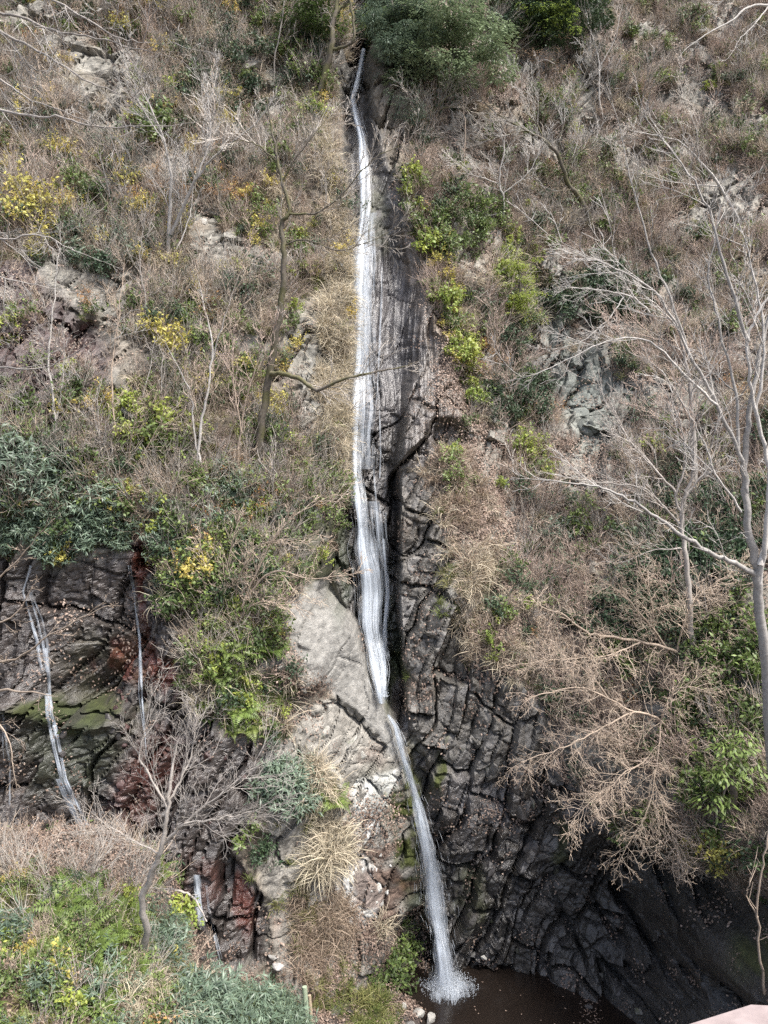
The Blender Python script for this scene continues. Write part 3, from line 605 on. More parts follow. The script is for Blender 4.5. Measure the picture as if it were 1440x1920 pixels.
mat_leaf('leaf_blue', (.12, .18, .125), (.23, .295, .21), (.10, .145, .095), .2, .4); mat_leaf('leaf_brown', (.28, .19, .13), (.38, .28, .20), (.24, .16, .11), .2); mat_leaf('leaf_orange', (.46, .22, .07), (.38, .24, .11), (.50, .30, .11), .3)
mat_leaf('leaf_fern', (.12, .19, .045), (.22, .30, .075), (.17, .21, .055), .3); mat_leaf('straw', (.62, .55, .42), (.50, .42, .31), (.57, .51, .37), .2, .7); mat_leaf('straw_pink', (.44, .345, .26), (.34, .255, .19), (.43, .35, .26), .2, .7); mat_leaf('grass_green', (.13, .18, .05), (.24, .27, .08), (.29, .27, .11), .25, .6)
mat_leaf('litter', (.27, .19, .145), (.40, .31, .25), (.20, .14, .11), .05, .6)
UPV = np.array([0, 0, 1.0])
def rv(): return np.array([random.gauss(0, 1) for _ in range(3)])
def unit(v): return v/(np.linalg.norm(v)+1e-9)
def curve_pts(p, d, L, n_, wob=.12, up=0.0, droop=0.0):
    """a twig: walks from p along d, wandering, rising or drooping"""
    P = [np.array(p, float)]; d = unit(np.array(d, float)); st = L/n_
    for i in range(n_):
        d = unit(d+rv()*wob+UPV*(up-droop*(i/n_))); P.append(P[-1]+d*st)
    return np.array(P)
def two(name, b_twig, tw, b_leaf, lf):
    """one shrub mesh from its stalks and its leaves (two materials)"""
    b = MB(); nb = 0
    for q, k in ((b_twig, 0), (b_leaf, 1)):
        if q is None or not q.V: continue
        b.V += q.V; b.F += [f+b.n for f in q.F]; b.R += q.R; b.n += q.n
        if k == 0: nb = sum(len(f) for f in q.F)
    me = b.mesh(name)
    if b_twig is not None and b_twig.V: me.materials.append(MATS[tw])
    if b_leaf is not None and b_leaf.V: me.materials.append(MATS[lf])
    if len(me.materials) == 2:
        mi = np.ones(len(me.polygons), np.int32); mi[:nb] = 0; me.polygons.foreach_set('material_index', mi)
    return me
def v_twigs(nst, H, spread, r, tw, lean=.3):
    b = MB()
    for i in range(nst):
        d = unit(np.array([random.gauss(0, spread), random.gauss(0, spread), 1])); L = H*random.uniform(.5, 1.1)
        P = curve_pts(rv()*[.10, .10, .02], d, L, 5, .13, .05); b.tube(P, np.linspace(r, r*.35, 6), 3)
        for k in range(random.randint(1, 3)):
            j = random.randint(2, 4); Q = curve_pts(P[j], unit(d+rv()*.7), L*random.uniform(.25, .5), 3, .15, .1); b.tube(Q, np.linspace(r*.6, r*.25, 4), 3)
    return b
def v_shrub(name, nst, H, spread, tw, lf, nl, LL, LW, r=.007, clump=True, droop=.0):
    t = MB(); l = MB(); ends = []
    for i in range(nst):
        d = unit(np.array([random.gauss(0, spread), random.gauss(0, spread), .9])); L = H*random.uniform(.55, 1.05)
        P = curve_pts(rv()*[.07, .07, .02], d, L, 5, .14, .03, droop); t.tube(P, np.linspace(r, r*.4, 6), 3); ends += [P[2], P[3], P[4], P[5]]
        for k in range(2):
            j = random.randint(2, 4); Q = curve_pts(P[j], unit(d+rv()*.8), L*.35, 3, .15); t.tube(Q, np.linspace(r*.6, r*.25, 4), 3); ends += [Q[1], Q[2], Q[3]]
    for k in range(nl):
        e = random.choice(ends); d = unit(rv()+np.array([0, 0, -.2])); l.leaf(e+rv()*H*.05, d, unit(UPV+rv()*.5), LL*random.uniform(.6, 1.3), LW*random.uniform(.7, 1.2), .15)
    return two(name, t, tw, l, lf)
def v_fern(name, nf, L, mat='leaf_fern'):
    l = MB()
    for i in range(nf):
        a = i*2*math.pi/nf+random.uniform(-.3, .3); d = np.array([math.cos(a), math.sin(a), random.uniform(.5, 1.1)]); Lf = L*random.uniform(.7, 1.1)
        P = curve_pts((0, 0, 0), d, Lf, 8, .04, 0, .55); l.tube(P, np.linspace(.006, .002, 9), 3); rn = random.random()
        for k in range(1, 17):
            s = k/17; j = min(int(s*8), 7); q = P[j]+(P[j+1]-P[j])*(s*8-j); t = unit(P[j+1]-P[j]); sd = unit(np.cross(t, UPV))
            w_ = Lf*.26*math.sin(min(1, .25+s*1.0)*math.pi*.98)**.8*(1.15-s)+.02
            for g in (-1, 1): l.leaf(q, sd*g+t*.45-UPV*.15, np.cross(sd, t), w_, w_*.24+.012, .1, rn*.7+random.random()*.3)
    return two(name, None, None, l, mat)
def v_sasa(name, ncul, H, mat='leaf_blue', LL=.22):
    t = MB(); l = MB()
    for i in range(ncul):
        d = unit(np.array([random.gauss(0, .38), random.gauss(0, .38), 1])); P = curve_pts(rv()*[.14, .14, .02], d, H*random.uniform(.6, 1.1), 5, .08, 0, .25); t.tube(P, np.linspace(.006, .003, 6), 3)
        for k in range(9):
            j = random.randint(2, 5); a = random.random()*6.28
            l.leaf(P[j], np.array([math.cos(a), math.sin(a), random.uniform(-.5, .5)]), unit(UPV+rv()*.2), LL*random.uniform(.7, 1.2), LL*.15, .22)
    return two(name, t, 'grass_green', l, mat)
def v_grass(name, nb_, L, mat, droop=.5, spread=.5, w_=.010):
    l = MB()
    for i in range(nb_):
        d = unit(np.array([random.gauss(0, spread), random.gauss(0, spread), .8])); P = curve_pts(rv()*[.09, .09, .01], d, L*random.uniform(.5, 1.1), 4, .06, 0, droop); rn = random.random()
        sd = unit(np.cross(unit(P[2]-P[0]), rv()))*w_*random.uniform(.6, 1.3)
        V_ = np.concatenate([P-sd*np.linspace(1, .15, 5)[:, None], P+sd*np.linspace(1, .15, 5)[:, None]]); l.add(V_, [[k, k+1, k+6, k+5] for k in range(4)], rn)
    return two(name, None, None, l, mat)
def v_litter(name, n_, R, LL):
    l = MB()
    for i in range(n_):
        p = np.array([random.gauss(0, R), random.gauss(0, R), random.uniform(.0, .05)]); l.leaf(p, rv()*[1, 1, .3], unit(UPV+rv()*.35), LL*random.uniform(.6, 1.3), LL*.65, .25)
    return two(name, None, None, l, 'litter')
def v_crown_tuft(name, lf, n_, R, LL, LW, tw='bark_dark'):
    """a spray of leaves from the end of a branch"""
    t = MB(); l = MB()
    for i in range(9):
        P = curve_pts((0, 0, 0), rv()+np.array([0, 0, .4]), R*random.uniform(.6, 1), 3, .2); t.tube(P, np.linspace(.008, .003, 4), 3)
        for k in range(n_//9): l.leaf(P[random.randint(1, 3)]+rv()*R*.15, unit(rv()+np.array([0, 0, -.1])), unit(UPV+rv()*.4), LL*random.uniform(.6, 1.3), LW*random.uniform(.7, 1.2), .15)
    return two(name, t, tw, l, lf)
# kinds of plant: name -> list of meshes
K = {}
def kind(nm, *meshes): K[nm] = list(meshes)
kind('pink_twigs', *[two('pink_twigs', v_twigs(14, random.uniform(.8, 1.4), .36, .0095, 'twig_pink'), 'twig_pink', None, None) for _ in range(3)])
kind('dry_twigs', *[two('dry_twigs', v_twigs(12, random.uniform(.9, 1.5), .34, .0095, 'twig_grey'), 'twig_grey', None, None) for _ in range(2)], *[two('dry_twigs', v_twigs(13, 1.0, .4, .010, 'twig_beige'), 'twig_beige', None, None) for _ in range(2)])
kind('brown_shrub', *[v_shrub('brown_shrub', 9, .75, .5, 'twig_pink', 'leaf_brown', 60, .065, .04) for _ in range(3)])
kind('green_shrub', *[v_shrub('green_shrub', 8, .65, .5, 'twig_pink', 'leaf_green', 170, .095, .05) for _ in range(3)])
kind('lime_shrub', *[v_shrub('lime_shrub', 8, .55, .55, 'twig_beige', 'leaf_lime', 150, .10, .065) for _ in range(3)])
kind('yellow_shrub', *[v_shrub('yellow_shrub', 9, .8, .5, 'twig_beige', 'leaf_yellow', 230, .095, .06) for _ in range(3)])
kind('orange_shrub', *[v_shrub('orange_shrub', 8, .7, .55, 'twig_pink', 'leaf_orange', 110, .075, .045) for _ in range(2)])
kind('evergreen_shrub', *[v_shrub('evergreen_shrub', 9, .7, .5, 'bark_dark', 'leaf_dark', 200, .10, .04) for _ in range(3)])
kind('fern', *[v_fern('fern', random.randint(8, 11), .62) for _ in range(3)])
kind('bamboo_grass', *[v_sasa('bamboo_grass', 14, .65) for _ in range(3)])
kind('straw_tuft', *[v_grass('straw_tuft', 46, .8, 'straw', .85, .5, .013) for _ in range(3)])
kind('pink_tuft', *[v_grass('pink_tuft', 42, .65, 'straw_pink', .8, .55, .012) for _ in range(2)])
kind('grass_tuft', *[v_grass('grass_tuft', 50, .42, 'grass_green', .6, .6, .011) for _ in range(3)])
kind('litter', *[v_litter('litter', 34, .22, .085) for _ in range(3)])
# ------------------------------------------------------------------ undergrowth: what nobody could count
def zone_weights(u, v, x, z, rock, sec):
    """how much of each kind grows where"""
    W = {k: np.zeros(u.shape) for k in K}
    nA, nB, nC, nD = [fbm(x*.33, z*.33, 3, 300+i*9) for i in range(4)]
    left = sstep(700, 640, u)*sstep(1500, 1100, v); right = sstep(740, 820, u)
    veg = 1-np.clip(rock*1.15, 0, 1)
    B = lambda *a: blob(u, v, *a)
    W['dry_twigs'] = veg*(left*.85*sstep(-.4, .3, nA+.15)+right*.45*sstep(-.3, .3, -nB)); W['pink_twigs'] = veg*(left*.35*sstep(0, .3, -nA)+right*.7*sstep(-.3, .3, nB))
    W['brown_shrub'] = veg*(left*.22*sstep(-.2, .4, nB)+right*.42*sstep(-.4, .4, nC))
    W['green_shrub'] = veg*(.42*sstep(.0, .4, nC)+.10+.25*left*sstep(500, 900, v))
    W['lime_shrub'] = veg*(.16*sstep(.15, .5, nD)+left*.22*sstep(400, 800, v))
    W['yellow_shrub'] = veg*left*(.05+.16*sstep(.15, .45, nB))
    W['orange_shrub'] = veg*.07*sstep(.1, .5, -nD)
    W['evergreen_shrub'] = veg*(.30*sstep(.12, .45, -nC)+.04)
    W['straw_tuft'] = veg*(left*.55*sstep(-.2, .4, nD)+right*.14)
    W['pink_tuft'] = veg*(left*.3+right*.35*sstep(-.2, .4, nA))
    W['grass_tuft'] = veg*(left*.55*sstep(-.1, .4, -nA)*sstep(200, 700, v)+.14)
    W['fern'] = veg*.10*sstep(.1, .5, nA)*left
    W['litter'] = (1-rock*.93)*(left*.4+right*1.2+.3)
    # places of their own
    edge = poly(u, v, [(575,200),(606,190),(612,260),(634,330),(652,420),(655,500),(652,620),(640,900),(600,830),(600,620),(618,480),(600,330)], 10)   # blond grass on the lip of the channel
    W['straw_tuft'] += edge*3.2; W['dry_twigs'] *= 1-edge*.75; W['pink_twigs'] *= 1-edge; W['evergreen_shrub'] *= 1-edge; W['green_shrub'] *= 1-edge*.9
    rl = poly(u, v, [(790,880),(880,820),(900,900),(930,1000),(990,1180),(960,1280),(890,1230),(860,1120),(840,1000)], 14)     # pinkish grass on the buttress
    W['pink_tuft'] += rl*1.5*sstep(-.1, .3, nC)+rl*.4; W['straw_tuft'] += rl*.25; W['litter'] += rl*1.5; W['dry_twigs'] *= 1-rl*.8; W['pink_twigs'] *= 1-rl*.8
    ye = poly(u, v, [(765,380),(800,400),(850,520),(890,680),(890,760),(860,720),(820,600),(785,480)], 10); W['lime_shrub'] += ye*1.5*sstep(-.2, .2, nA); W['fern'] += ye*.8; W['yellow_shrub'] += ye*.4
    W['grass_tuft'] += (B(870, 1110, 40, 60)+B(850, 900, 20, 60))*1.2; W['straw_tuft'] += B(880, 1110, 45, 80)*1.2
    W['straw_tuft'] += (B(615, 1590, 36, 50)+B(590, 1470, 30, 50))*3; W['pink_tuft'] += (B(605, 1740, 50, 60))*3.5+B(560, 1760, 60, 90)*1.0; W['grass_tuft'] += (B(600, 1530, 45, 60)+B(620, 1830, 40, 50)+B(560, 1700, 40, 70))*1.3
    W['evergreen_shrub'] += (B(490, 60, 90, 80)*.3+B(400, 150, 80, 60)*.3+B(560, 110, 40, 60)*.5+B(1010, 30, 110, 50)*1.5+B(740, 60, 60, 90)+B(970, 750, 60, 50)+B(1130, 555, 90, 55)+B(1280, 1080, 110, 60)+B(1400, 1000, 80, 80)+B(1250, 1170, 140, 60)*.8+B(440, 1080, 60, 60)*.5)*1.6
    W['bamboo_grass'] += (B(60, 900, 110, 60)+B(170, 980, 130, 60)*.8+B(40, 1030, 160, 34)*1.5+B(200, 1030, 60, 40)+B(330, 1060, 40, 70)*.8+B(545, 1490, 48, 40)*2.5+B(500, 1480, 40, 30)+B(180, 460, 70, 50)*.7+B(420, 950, 60, 60)*.5+B(1040, 1010, 40, 30)*.8)*1.8
    W['fern'] += (B(420, 1230, 75, 70)+B(440, 1330, 50, 50)+B(270, 830, 70, 40)+B(350, 1100, 60, 60)*.5+B(480, 1050, 60, 80)*.4+B(500, 1300, 30, 60)*.6)*1.8
    W['lime_shrub'] += (B(290, 830, 60, 50)+B(420, 1280, 60, 90)*.7+B(970, 520, 40, 60)+B(1000, 860, 30, 20)+B(250, 800, 50, 40)+B(985, 600, 40, 30)*.6)*1.2
    W['green_shrub'] += (B(420, 1170, 110, 90)+B(600, 1000, 50, 80)*.3+B(380, 1050, 90, 120)*.8+B(1390, 1280, 90, 140)*1.2+B(1340, 1450, 70, 130)+B(870, 430, 60, 60)+B(380, 640, 60, 50)*.5)*1.0
    W['orange_shrub'] += (B(420, 360, 50, 30)+B(300, 370, 60, 30)+B(360, 580, 60, 30)+B(470, 920, 90, 60)*.6+B(905, 680, 30, 40)+B(540, 960, 60, 40)*.5)*.7
    W['litter'] += (B(600, 1240, 70, 120)+B(560, 1180, 40, 60)+B(760, 1780, 60, 60)+B(900, 900, 70, 80)+B(950, 1000, 80, 80)+B(1100, 950, 200, 90)*.6+B(850, 700, 25, 90)+B(690, 1560, 60, 60)*.6+B(650, 1780, 60, 60)+B(960, 1530, 60, 30)*.5)*2.2*(1-M_at(M_slab, x, z)*.75)*(1-M_at(M_slabtop, x, z))
    W['litter'] += M_at(M_butt, x, z)*.02+M_at(M_seep, x, z)*.04
    W['green_shrub'] += M_at(M_pool, x, z)*sstep(1200, 1350, u)*.25*sstep(0, .4, nC)
    for k in W: W[k] = np.clip(W[k], 0, None)
    top = poly(u, v, [(655,-200),(705,-200),(700,150),(655,190)], 6)
    water = M_at(CHAN, x, z)
    top = np.maximum(top, poly(u, v, [(628,80),(720,80),(715,200),(718,260),(720,330),(640,330),(626,240),(622,150)], 8))
    for k in W: W[k] *= (1-top)*(1-water*.97)*(1-M_at(M_slabtop, x, z)*.97)
    sp = M_at(M_seep, x, z)
    for k in W:
        if k != 'litter': W[k] *= 1-sp*.93
    return W
def M_at(M, x, z): return bil(M, GX, GZ, x, z)
SRC = {}
def source_collection(k):
    c = bpy.data.collections.new(k+'_source')
    for i, me in enumerate(K[k]):
        o = bpy.data.objects.new(f'{k}_{i}', me); c.objects.link(o)
    return c
def scatter(name, k, P, R, Sc, lab):
    """one object: points that carry a plant each (geometry nodes)"""
    if len(P) == 0: return
    me = bpy.data.meshes.new(name); me.vertices.add(len(P)); me.vertices.foreach_set('co', P.astype(np.float32).ravel())
    a = me.attributes.new('rot', 'FLOAT_VECTOR', 'POINT'); a.data.foreach_set('vector', R.astype(np.float32).ravel())
    a = me.attributes.new('scl', 'FLOAT', 'POINT'); a.data.foreach_set('value', Sc.astype(np.float32))
    a = me.attributes.new('pick', 'INT', 'POINT'); a.data.foreach_set('value', RNG.integers(0, len(K[k]), len(P)).astype(np.int32))
    o = bpy.data.objects.new(name, me); COL.objects.link(o)
    g = bpy.data.node_groups.new(name+'_nodes', 'GeometryNodeTree'); g.is_modifier = True
    g.interface.new_socket('Geometry', in_out='INPUT', socket_type='NodeSocketGeometry'); g.interface.new_socket('Geometry', in_out='OUTPUT', socket_type='NodeSocketGeometry')
    gi = g.nodes.new('NodeGroupInput'); go = g.nodes.new('NodeGroupOutput'); ip = g.nodes.new('GeometryNodeInstanceOnPoints')
    ci = g.nodes.new('GeometryNodeCollectionInfo'); ci.inputs['Collection'].default_value = SRC.setdefault(k, None) or source_collection(k)
    SRC[k] = ci.inputs['Collection'].default_value
    ci.inputs['Separate Children'].default_value = True; ci.inputs['Reset Children'].default_value = True
    def attr(nm, t):
        x = g.nodes.new('GeometryNodeInputNamedAttribute'); x.data_type = t; x.inputs['Name'].default_value = nm; return [q for q in x.outputs if q.enabled and q.name == 'Attribute'][0]
    er = g.nodes.new('FunctionNodeEulerToRotation'); g.links.new(attr('rot', 'FLOAT_VECTOR'), er.inputs[0])
    g.links.new(gi.outputs[0], ip.inputs['Points']); g.links.new(ci.outputs[0], ip.inputs['Instance']); ip.inputs['Pick Instance'].default_value = True
    g.links.new(attr('pick', 'INT'), ip.inputs['Instance Index']); g.links.new(er.outputs[0], ip.inputs['Rotation']); g.links.new(attr('scl', 'FLOAT'), ip.inputs['Scale']); g.links.new(ip.outputs[0], go.inputs[0])
    md = o.modifiers.new('plants', 'NODES'); md.node_group = g
    tag(o, lab, kind='stuff'); return o
def eulers(nm, grow, flat=False):
    """plants stand up but lean out from the slope; litter lies on it"""
    out_ = np.zeros((len(nm), 3))
    for i, n_ in enumerate(nm):
        d = Vector(n_) if flat else (Vector((0, 0, 1))*grow+Vector(n_)*(1-grow)+Vector(np.random.default_rng(i).normal(0, .12, 3)))
        q = d.to_track_quat('Z', 'Y') @ Quaternion((0, 0, 1), random.random()*6.283); out_[i] = q.to_euler()
    return out_
# candidate points on the cliff, by true area
area = np.sqrt(1+_gx**2+_gz**2)*np.gradient(GX)[None, :]*np.gradient(GZ)[:, None]
vis = (U > -260) & (U < 1700) & (Vv > -160) & (Vv < 2000); pa = (area*vis).ravel(); A_TOT = pa.sum(); pa = pa/A_TOT
NC = 120000
ci_ = RNG.choice(pa.size, NC, p=pa); cj, ck = ci_//nx, ci_ % nx
cx = GX[ck]+RNG.uniform(-.04, .04, NC); cz = GZ[cj]+RNG.uniform(-.04, .04, NC); cy = bil(Y, GX, GZ, cx, cz); cn = NRM[cj, ck]
Wt = zone_weights(U[cj, ck], Vv[cj, ck], cx, cz, ROCK[cj, ck], None)
DENS = {'dry_twigs': 8.5, 'pink_twigs': 6.5, 'brown_shrub': 5, 'green_shrub': 5, 'lime_shrub': 5, 'yellow_shrub': 5, 'orange_shrub': 5, 'evergreen_shrub': 5, 'fern': 5, 'bamboo_grass': 5, 'straw_tuft': 6.0, 'pink_tuft': 6.0, 'grass_tuft': 6.0, 'litter': 7.5}
LABS = {'dry_twigs': 'tangle of bare grey and beige twigs over the slopes', 'pink_twigs': 'tangle of bare pinkish brown twigs over the slopes', 'brown_shrub': 'low brush with withered brown leaves', 'green_shrub': 'low green leafy undergrowth', 'lime_shrub': 'light yellow-green undergrowth', 'yellow_shrub': 'scattered yellow autumn undergrowth', 'orange_shrub': 'scattered orange-brown autumn undergrowth', 'evergreen_shrub': 'dark evergreen undergrowth', 'fern': 'small ferns among the brush', 'bamboo_grass': 'blue-green bamboo grass', 'straw_tuft': 'blond dry grass hanging on the rock edges', 'pink_tuft': 'pinkish withered grass', 'grass_tuft': 'green grass tufts', 'litter': 'fallen brown leaves lying on the slopes'}
SCL = {'dry_twigs': (.5, 1.6), 'pink_twigs': (.5, 1.5), 'green_shrub': (.6, 2.0), 'evergreen_shrub': (.6, 2.0), 'lime_shrub': (.5, 1.6),  'straw_tuft': (.7, 1.5), 'fern': (.6, 1.2)}
perA = NC/A_TOT
for k in K:
    pr = np.clip(Wt[k]*DENS[k]/perA, 0, 1); sel = RNG.random(NC) < pr
    P_ = np.stack([cx, cy, cz], 1)[sel]; n_ = cn[sel]
    lo, hi = SCL.get(k, (.6, 1.35))
    flat = k == 'litter'; P_ = P_+n_*(.01 if flat else -.03)
    globals().setdefault('COUNTS', {})[k] = len(P_)
    K_R = eulers(n_, .35 if 'tuft' in k else .6, flat)
    globals().setdefault('SC', {})[k] = [P_, K_R, RNG.uniform(lo, hi, len(P_))]
# the near bank
bu = 720+FPX*BXg/BYg; bv = 960-FPX*(BZ-CAMZ)/BYg
gyb, gxb = np.gradient(_blur(BZ, 3), BY, BX); bn_ = np.stack([-gxb, -gyb, np.ones_like(gxb)], -1); bn_ /= np.linalg.norm(bn_, axis=-1, keepdims=True)
bdepth = bil(Y, GX, GZ, BXg, BZ)-BYg
okb = ((bu > -300) & (bu < 860) & (bv > 1500) & (bv < 2050) & (bdepth > .1) & (BZ > .05)).ravel().astype(float)
NB = 9000; bi = RNG.choice(okb.size, NB, p=okb/okb.sum()); bj, bk = bi//len(BX), bi % len(BX)
bx = BX[bk]+RNG.uniform(-.05, .05, NB); by = BY[bj]+RNG.uniform(-.05, .05, NB); bz = bil(BZ, BX, BY, bx, by)
u_, v_ = bu[bj, bk], bv[bj, bk]; fr = poly(u_, v_, [(-400,1640),(150,1640),(260,1690),(330,1760),(340,1830),(330,1960),(-400,1960)], 25)
nA = fbm(bx*.6, by*.6, 3, 400); nB = fbm(bx*.6, by*.6, 3, 410)
sas = poly(u_, v_, [(330,1865),(470,1875),(560,1905),(560,2000),(330,2000)], 12); ter = 1-fr-sas
BWt = {'fern': fr*.8*sstep(-.5, .2, nA), 'bamboo_grass': sas*3.2+fr*.28*sstep(0, .4, nB)+blob(u_, v_, 310, 1770, 30, 60)*1.2, 'green_shrub': fr*.9*sstep(-.3, .3, -nA), 'lime_shrub': fr*.10, 'dry_twigs': fr*.16+blob(u_, v_, 120, 1620, 200, 40)*.4, 'straw_tuft': fr*.2*sstep(-.2, .3, -nB)+blob(u_, v_, 300, 1880, 90, 60)*1.2, 'grass_tuft': fr*.6+blob(u_, v_, 690, 1895, 50, 40)*2.5, 'litter': np.clip(ter, 0, 1)*1.6+fr*.4, 'evergreen_shrub': fr*.22*sstep(0, .4, nA), 'brown_shrub': fr*.18+blob(u_, v_, 100, 1600, 160, 40)*.5, 'yellow_shrub': fr*.025, 'orange_shrub': fr*.01}
ab = okb.sum()*.09*.09*1.15; perB = NB/ab
for k, W_ in BWt.items():
    sel = RNG.random(NB) < np.clip(W_*DENS[k]/perB, 0, 1)
    P_ = np.stack([bx, by, bz], 1)[sel]; n_ = bn_[bj, bk][sel]
    a = SC[k]; R_ = eulers(n_, .6, k == 'litter')
    SC[k] = [np.concatenate([a[0], P_]), np.concatenate([a[1], R_]), np.concatenate([a[2], RNG.uniform(.6, 1.2, len(P_))])]
NAMES = {'dry_twigs': 'dry_brush', 'pink_twigs': 'pinkish_brush', 'brown_shrub': 'withered_undergrowth', 'green_shrub': 'green_undergrowth', 'lime_shrub': 'pale_green_undergrowth', 'yellow_shrub': 'yellow_undergrowth', 'orange_shrub': 'orange_undergrowth', 'evergreen_shrub': 'evergreen_undergrowth', 'fern': 'fern_undergrowth', 'bamboo_grass': 'bamboo_undergrowth', 'straw_tuft': 'dry_grass', 'pink_tuft': 'withered_grass', 'grass_tuft': 'green_grass', 'litter': 'leaf_litter'}
for k, (P_, R_, S_) in SC.items():
    scatter(NAMES[k], k, P_, R_, S_, LABS[k])
print('INSTANCES', {k: len(v[0]) for k, v in SC.items()})
# ------------------------------------------------------------------ trees
def smooth_path(P, R, k=5, jit=.0):
    P = np.array(P, float); R = np.array(R, float); n_ = len(P)
    if n_ < 3: k = 6
    out_ = []; rr = []
    Q = np.concatenate([[2*P[0]-P[1]], P, [2*P[-1]-P[-2]]])
    for i in range(n_-1):
        p0, p1, p2, p3 = Q[i:i+4]
        for t in np.arange(k)/k:
            out_.append(.5*((2*p1)+(-p0+p2)*t+(2*p0-5*p1+4*p2-p3)*t*t+(-p0+3*p1-3*p2+p3)*t**3)); rr.append(R[i]+(R[i+1]-R[i])*t)
    out_.append(P[-1]); rr.append(R[-1]); out_ = np.array(out_)
    if jit: out_[1:-1] += np.random.default_rng(int(abs(P[0, 0]*977)) % 9999).normal(0, jit, (len(out_)-2, 3))
    return out_, np.array(rr)
def twiggy(b, P, r_at, L, n_, level, up=.05, angle=(.35, .9), s0=.25, rmin=.006, leaves=None, spread=.13, flat=0.0, droop=0.0, fwd=-.1):
    """side branches along a limb, each with its own twigs"""
    seg = np.linalg.norm(np.diff(P, axis=0), axis=1); cum = np.concatenate([[0], np.cumsum(seg)]); tot = cum[-1]
    for i in range(n_):
        s = s0+(1-s0)*(i+random.random())/n_; d0 = s*tot; j = min(np.searchsorted(cum, d0), len(P)-1); j = max(j, 1)
        f = (d0-cum[j-1])/(seg[j-1]+1e-9); p = P[j-1]+(P[j]-P[j-1])*f; t = unit(P[j]-P[j-1])
        q = unit(np.cross(t, rv())); a = random.uniform(*angle)
        d = unit(t*math.cos(a)+q*math.sin(a)+UPV*up+np.array([0, fwd, 0])); d[2] *= 1-flat; d = unit(d)
        ln = L*random.uniform(.55, 1.15)*(1.1-.45*s); rr = max(rmin, min(r_at*.5*(1.1-.6*s), ln*.011))
        k = 5 if level > 1 else 3
        Q = curve_pts(p, d, ln, k, spread, up*.6, droop); b.tube(Q, np.linspace(rr, rmin*.7, k+1), 4 if rr > .02 else 3)
        if level > 1: twiggy(b, Q, rr, ln*.6, max(3, int(4.5*min(1.6, ln/.9))), level-1, up, angle, .18, rmin, leaves, spread*1.05, flat, droop)
        if leaves is not None and level == 1:
            for g in range(leaves[1]): leaves[0].leaf(Q[random.randint(1, k)], unit(rv()+[0, 0, -.4]), unit(UPV+rv()*.4), leaves[2]*random.uniform(.6, 1.3), leaves[2]*.5, .2)
def tree(name, label, paths, bark, twig, L=1.2, n_=9, level=2, up=.08, rmin=.010, group=None, leaf=None, cat='tree', jit=.02, flat=0., s0=.3, droop=0., fwd=-.1, angle=(.35, .9), wob=.085, dm=1.5):
    """paths: [(points (column, row, offset in depth), r start, r end, twigs on it?)]; the first one is the trunk"""
    root = empty(name); b0 = hit(*paths[0][0][0][:2]); Y0 = b0[1]; lv = MB() if leaf else None
    for i, (pts, ra, rb, dens) in enumerate(paths):
        P = [px2(a_, c_, Y0+(q[0] if q else 0)) for a_, c_, *q in pts]
        if i == 0: P[0] = P[0]+np.array([0, .12, -.25])
        P, R = smooth_path(P, np.linspace(ra, rb, len(P)), 5, jit)
        tip = curve_pts(P[-1], P[-1]-P[-3], L*.7, 6, .08, up)[1:]; 
        if dens: P = np.concatenate([P, tip]); R = np.concatenate([R, np.linspace(rb, rmin*.6, 7)[1:]])
        bb = MB(); bb.tube(P, R, 8 if ra > .05 else 5); ob = bb.obj('trunk' if i == 0 else 'branch', bark, root, True)
        tw = MB()
        if dens: twiggy(tw, P, ra*.7+rb*.3, L, max(5, int(n_*dens*dm)), level, up, angle, s0 if i == 0 else .12, rmin, (lv, leaf[1], leaf[2]) if leaf else None, wob, flat, droop, fwd)
        if tw.V: tag(tw.obj('crown' if i == 0 else 'twigs', twig, root if i == 0 else ob), kind=None if i == 0 else 'stuff')
    if lv is not None and lv.V: lv.obj('foliage', leaf[0], root)
    rebase(root, b0); tag(root, label, cat, group); return root
T = tree
T('white_forked_tree', 'pale white forked bare tree on the upper left slope', [([(312,500),(318,400,-.3),(320,330,-.5),(306,262,-.8),(282,200,-1)], .085, .03, 1), ([(320,440,-.2),(345,385,-.5),(372,330,-.8),(410,285,-1.1),(470,240,-1.4)], .075, .025, 1.2), ([(372,330,-.8),(395,250,-.7),(390,190,-.6)], .04, .02, .8), ([(330,470,-.1),(352,420,.1),(360,375,.2)], .035, .015, .5), ([(306,262,-.8),(262,195,-1.2),(250,150,-1.4)], .03, .012, .7)], 'bark_white', 'bark_white', 1.7, 11, 3, .1, .0085)
T('ivy_clad_tree', 'tall dark mossy-trunked tree leaning in front of the left slope', [([(480,890),(492,780,-.2),(512,660,-.5),(528,560,-.8),(532,480,-1),(528,420,-1.1),(543,398,-1.2),(528,340,-1.2),(515,270,-1.2),(505,215,-1.2)], .16, .028, .9), ([(508,700,-.5),(548,704,-1),(596,731,-1.5),(640,712,-1.9),(700,698,-2.2),(745,690,-2.4)], .10, .022, .8), ([(540,400,-1.2),(590,400,-1.6),(640,365,-1.9),(700,300,-2.2),(735,280,-2.4)], .045, .012, 1.1), ([(530,460,-1),(575,450,-1.4),(640,470,-1.8),(720,440,-2.2)], .035, .012, .8), ([(528,340,-1.2),(560,290,-1.4),(590,250,-1.6)], .04, .014, .8), ([(515,300,-1.2),(480,270,-1.3),(440,262,-1.5)], .035, .012, .8)], 'bark_mossy', 'twig_grey', 1.5, 10, 3, .06, .0085)
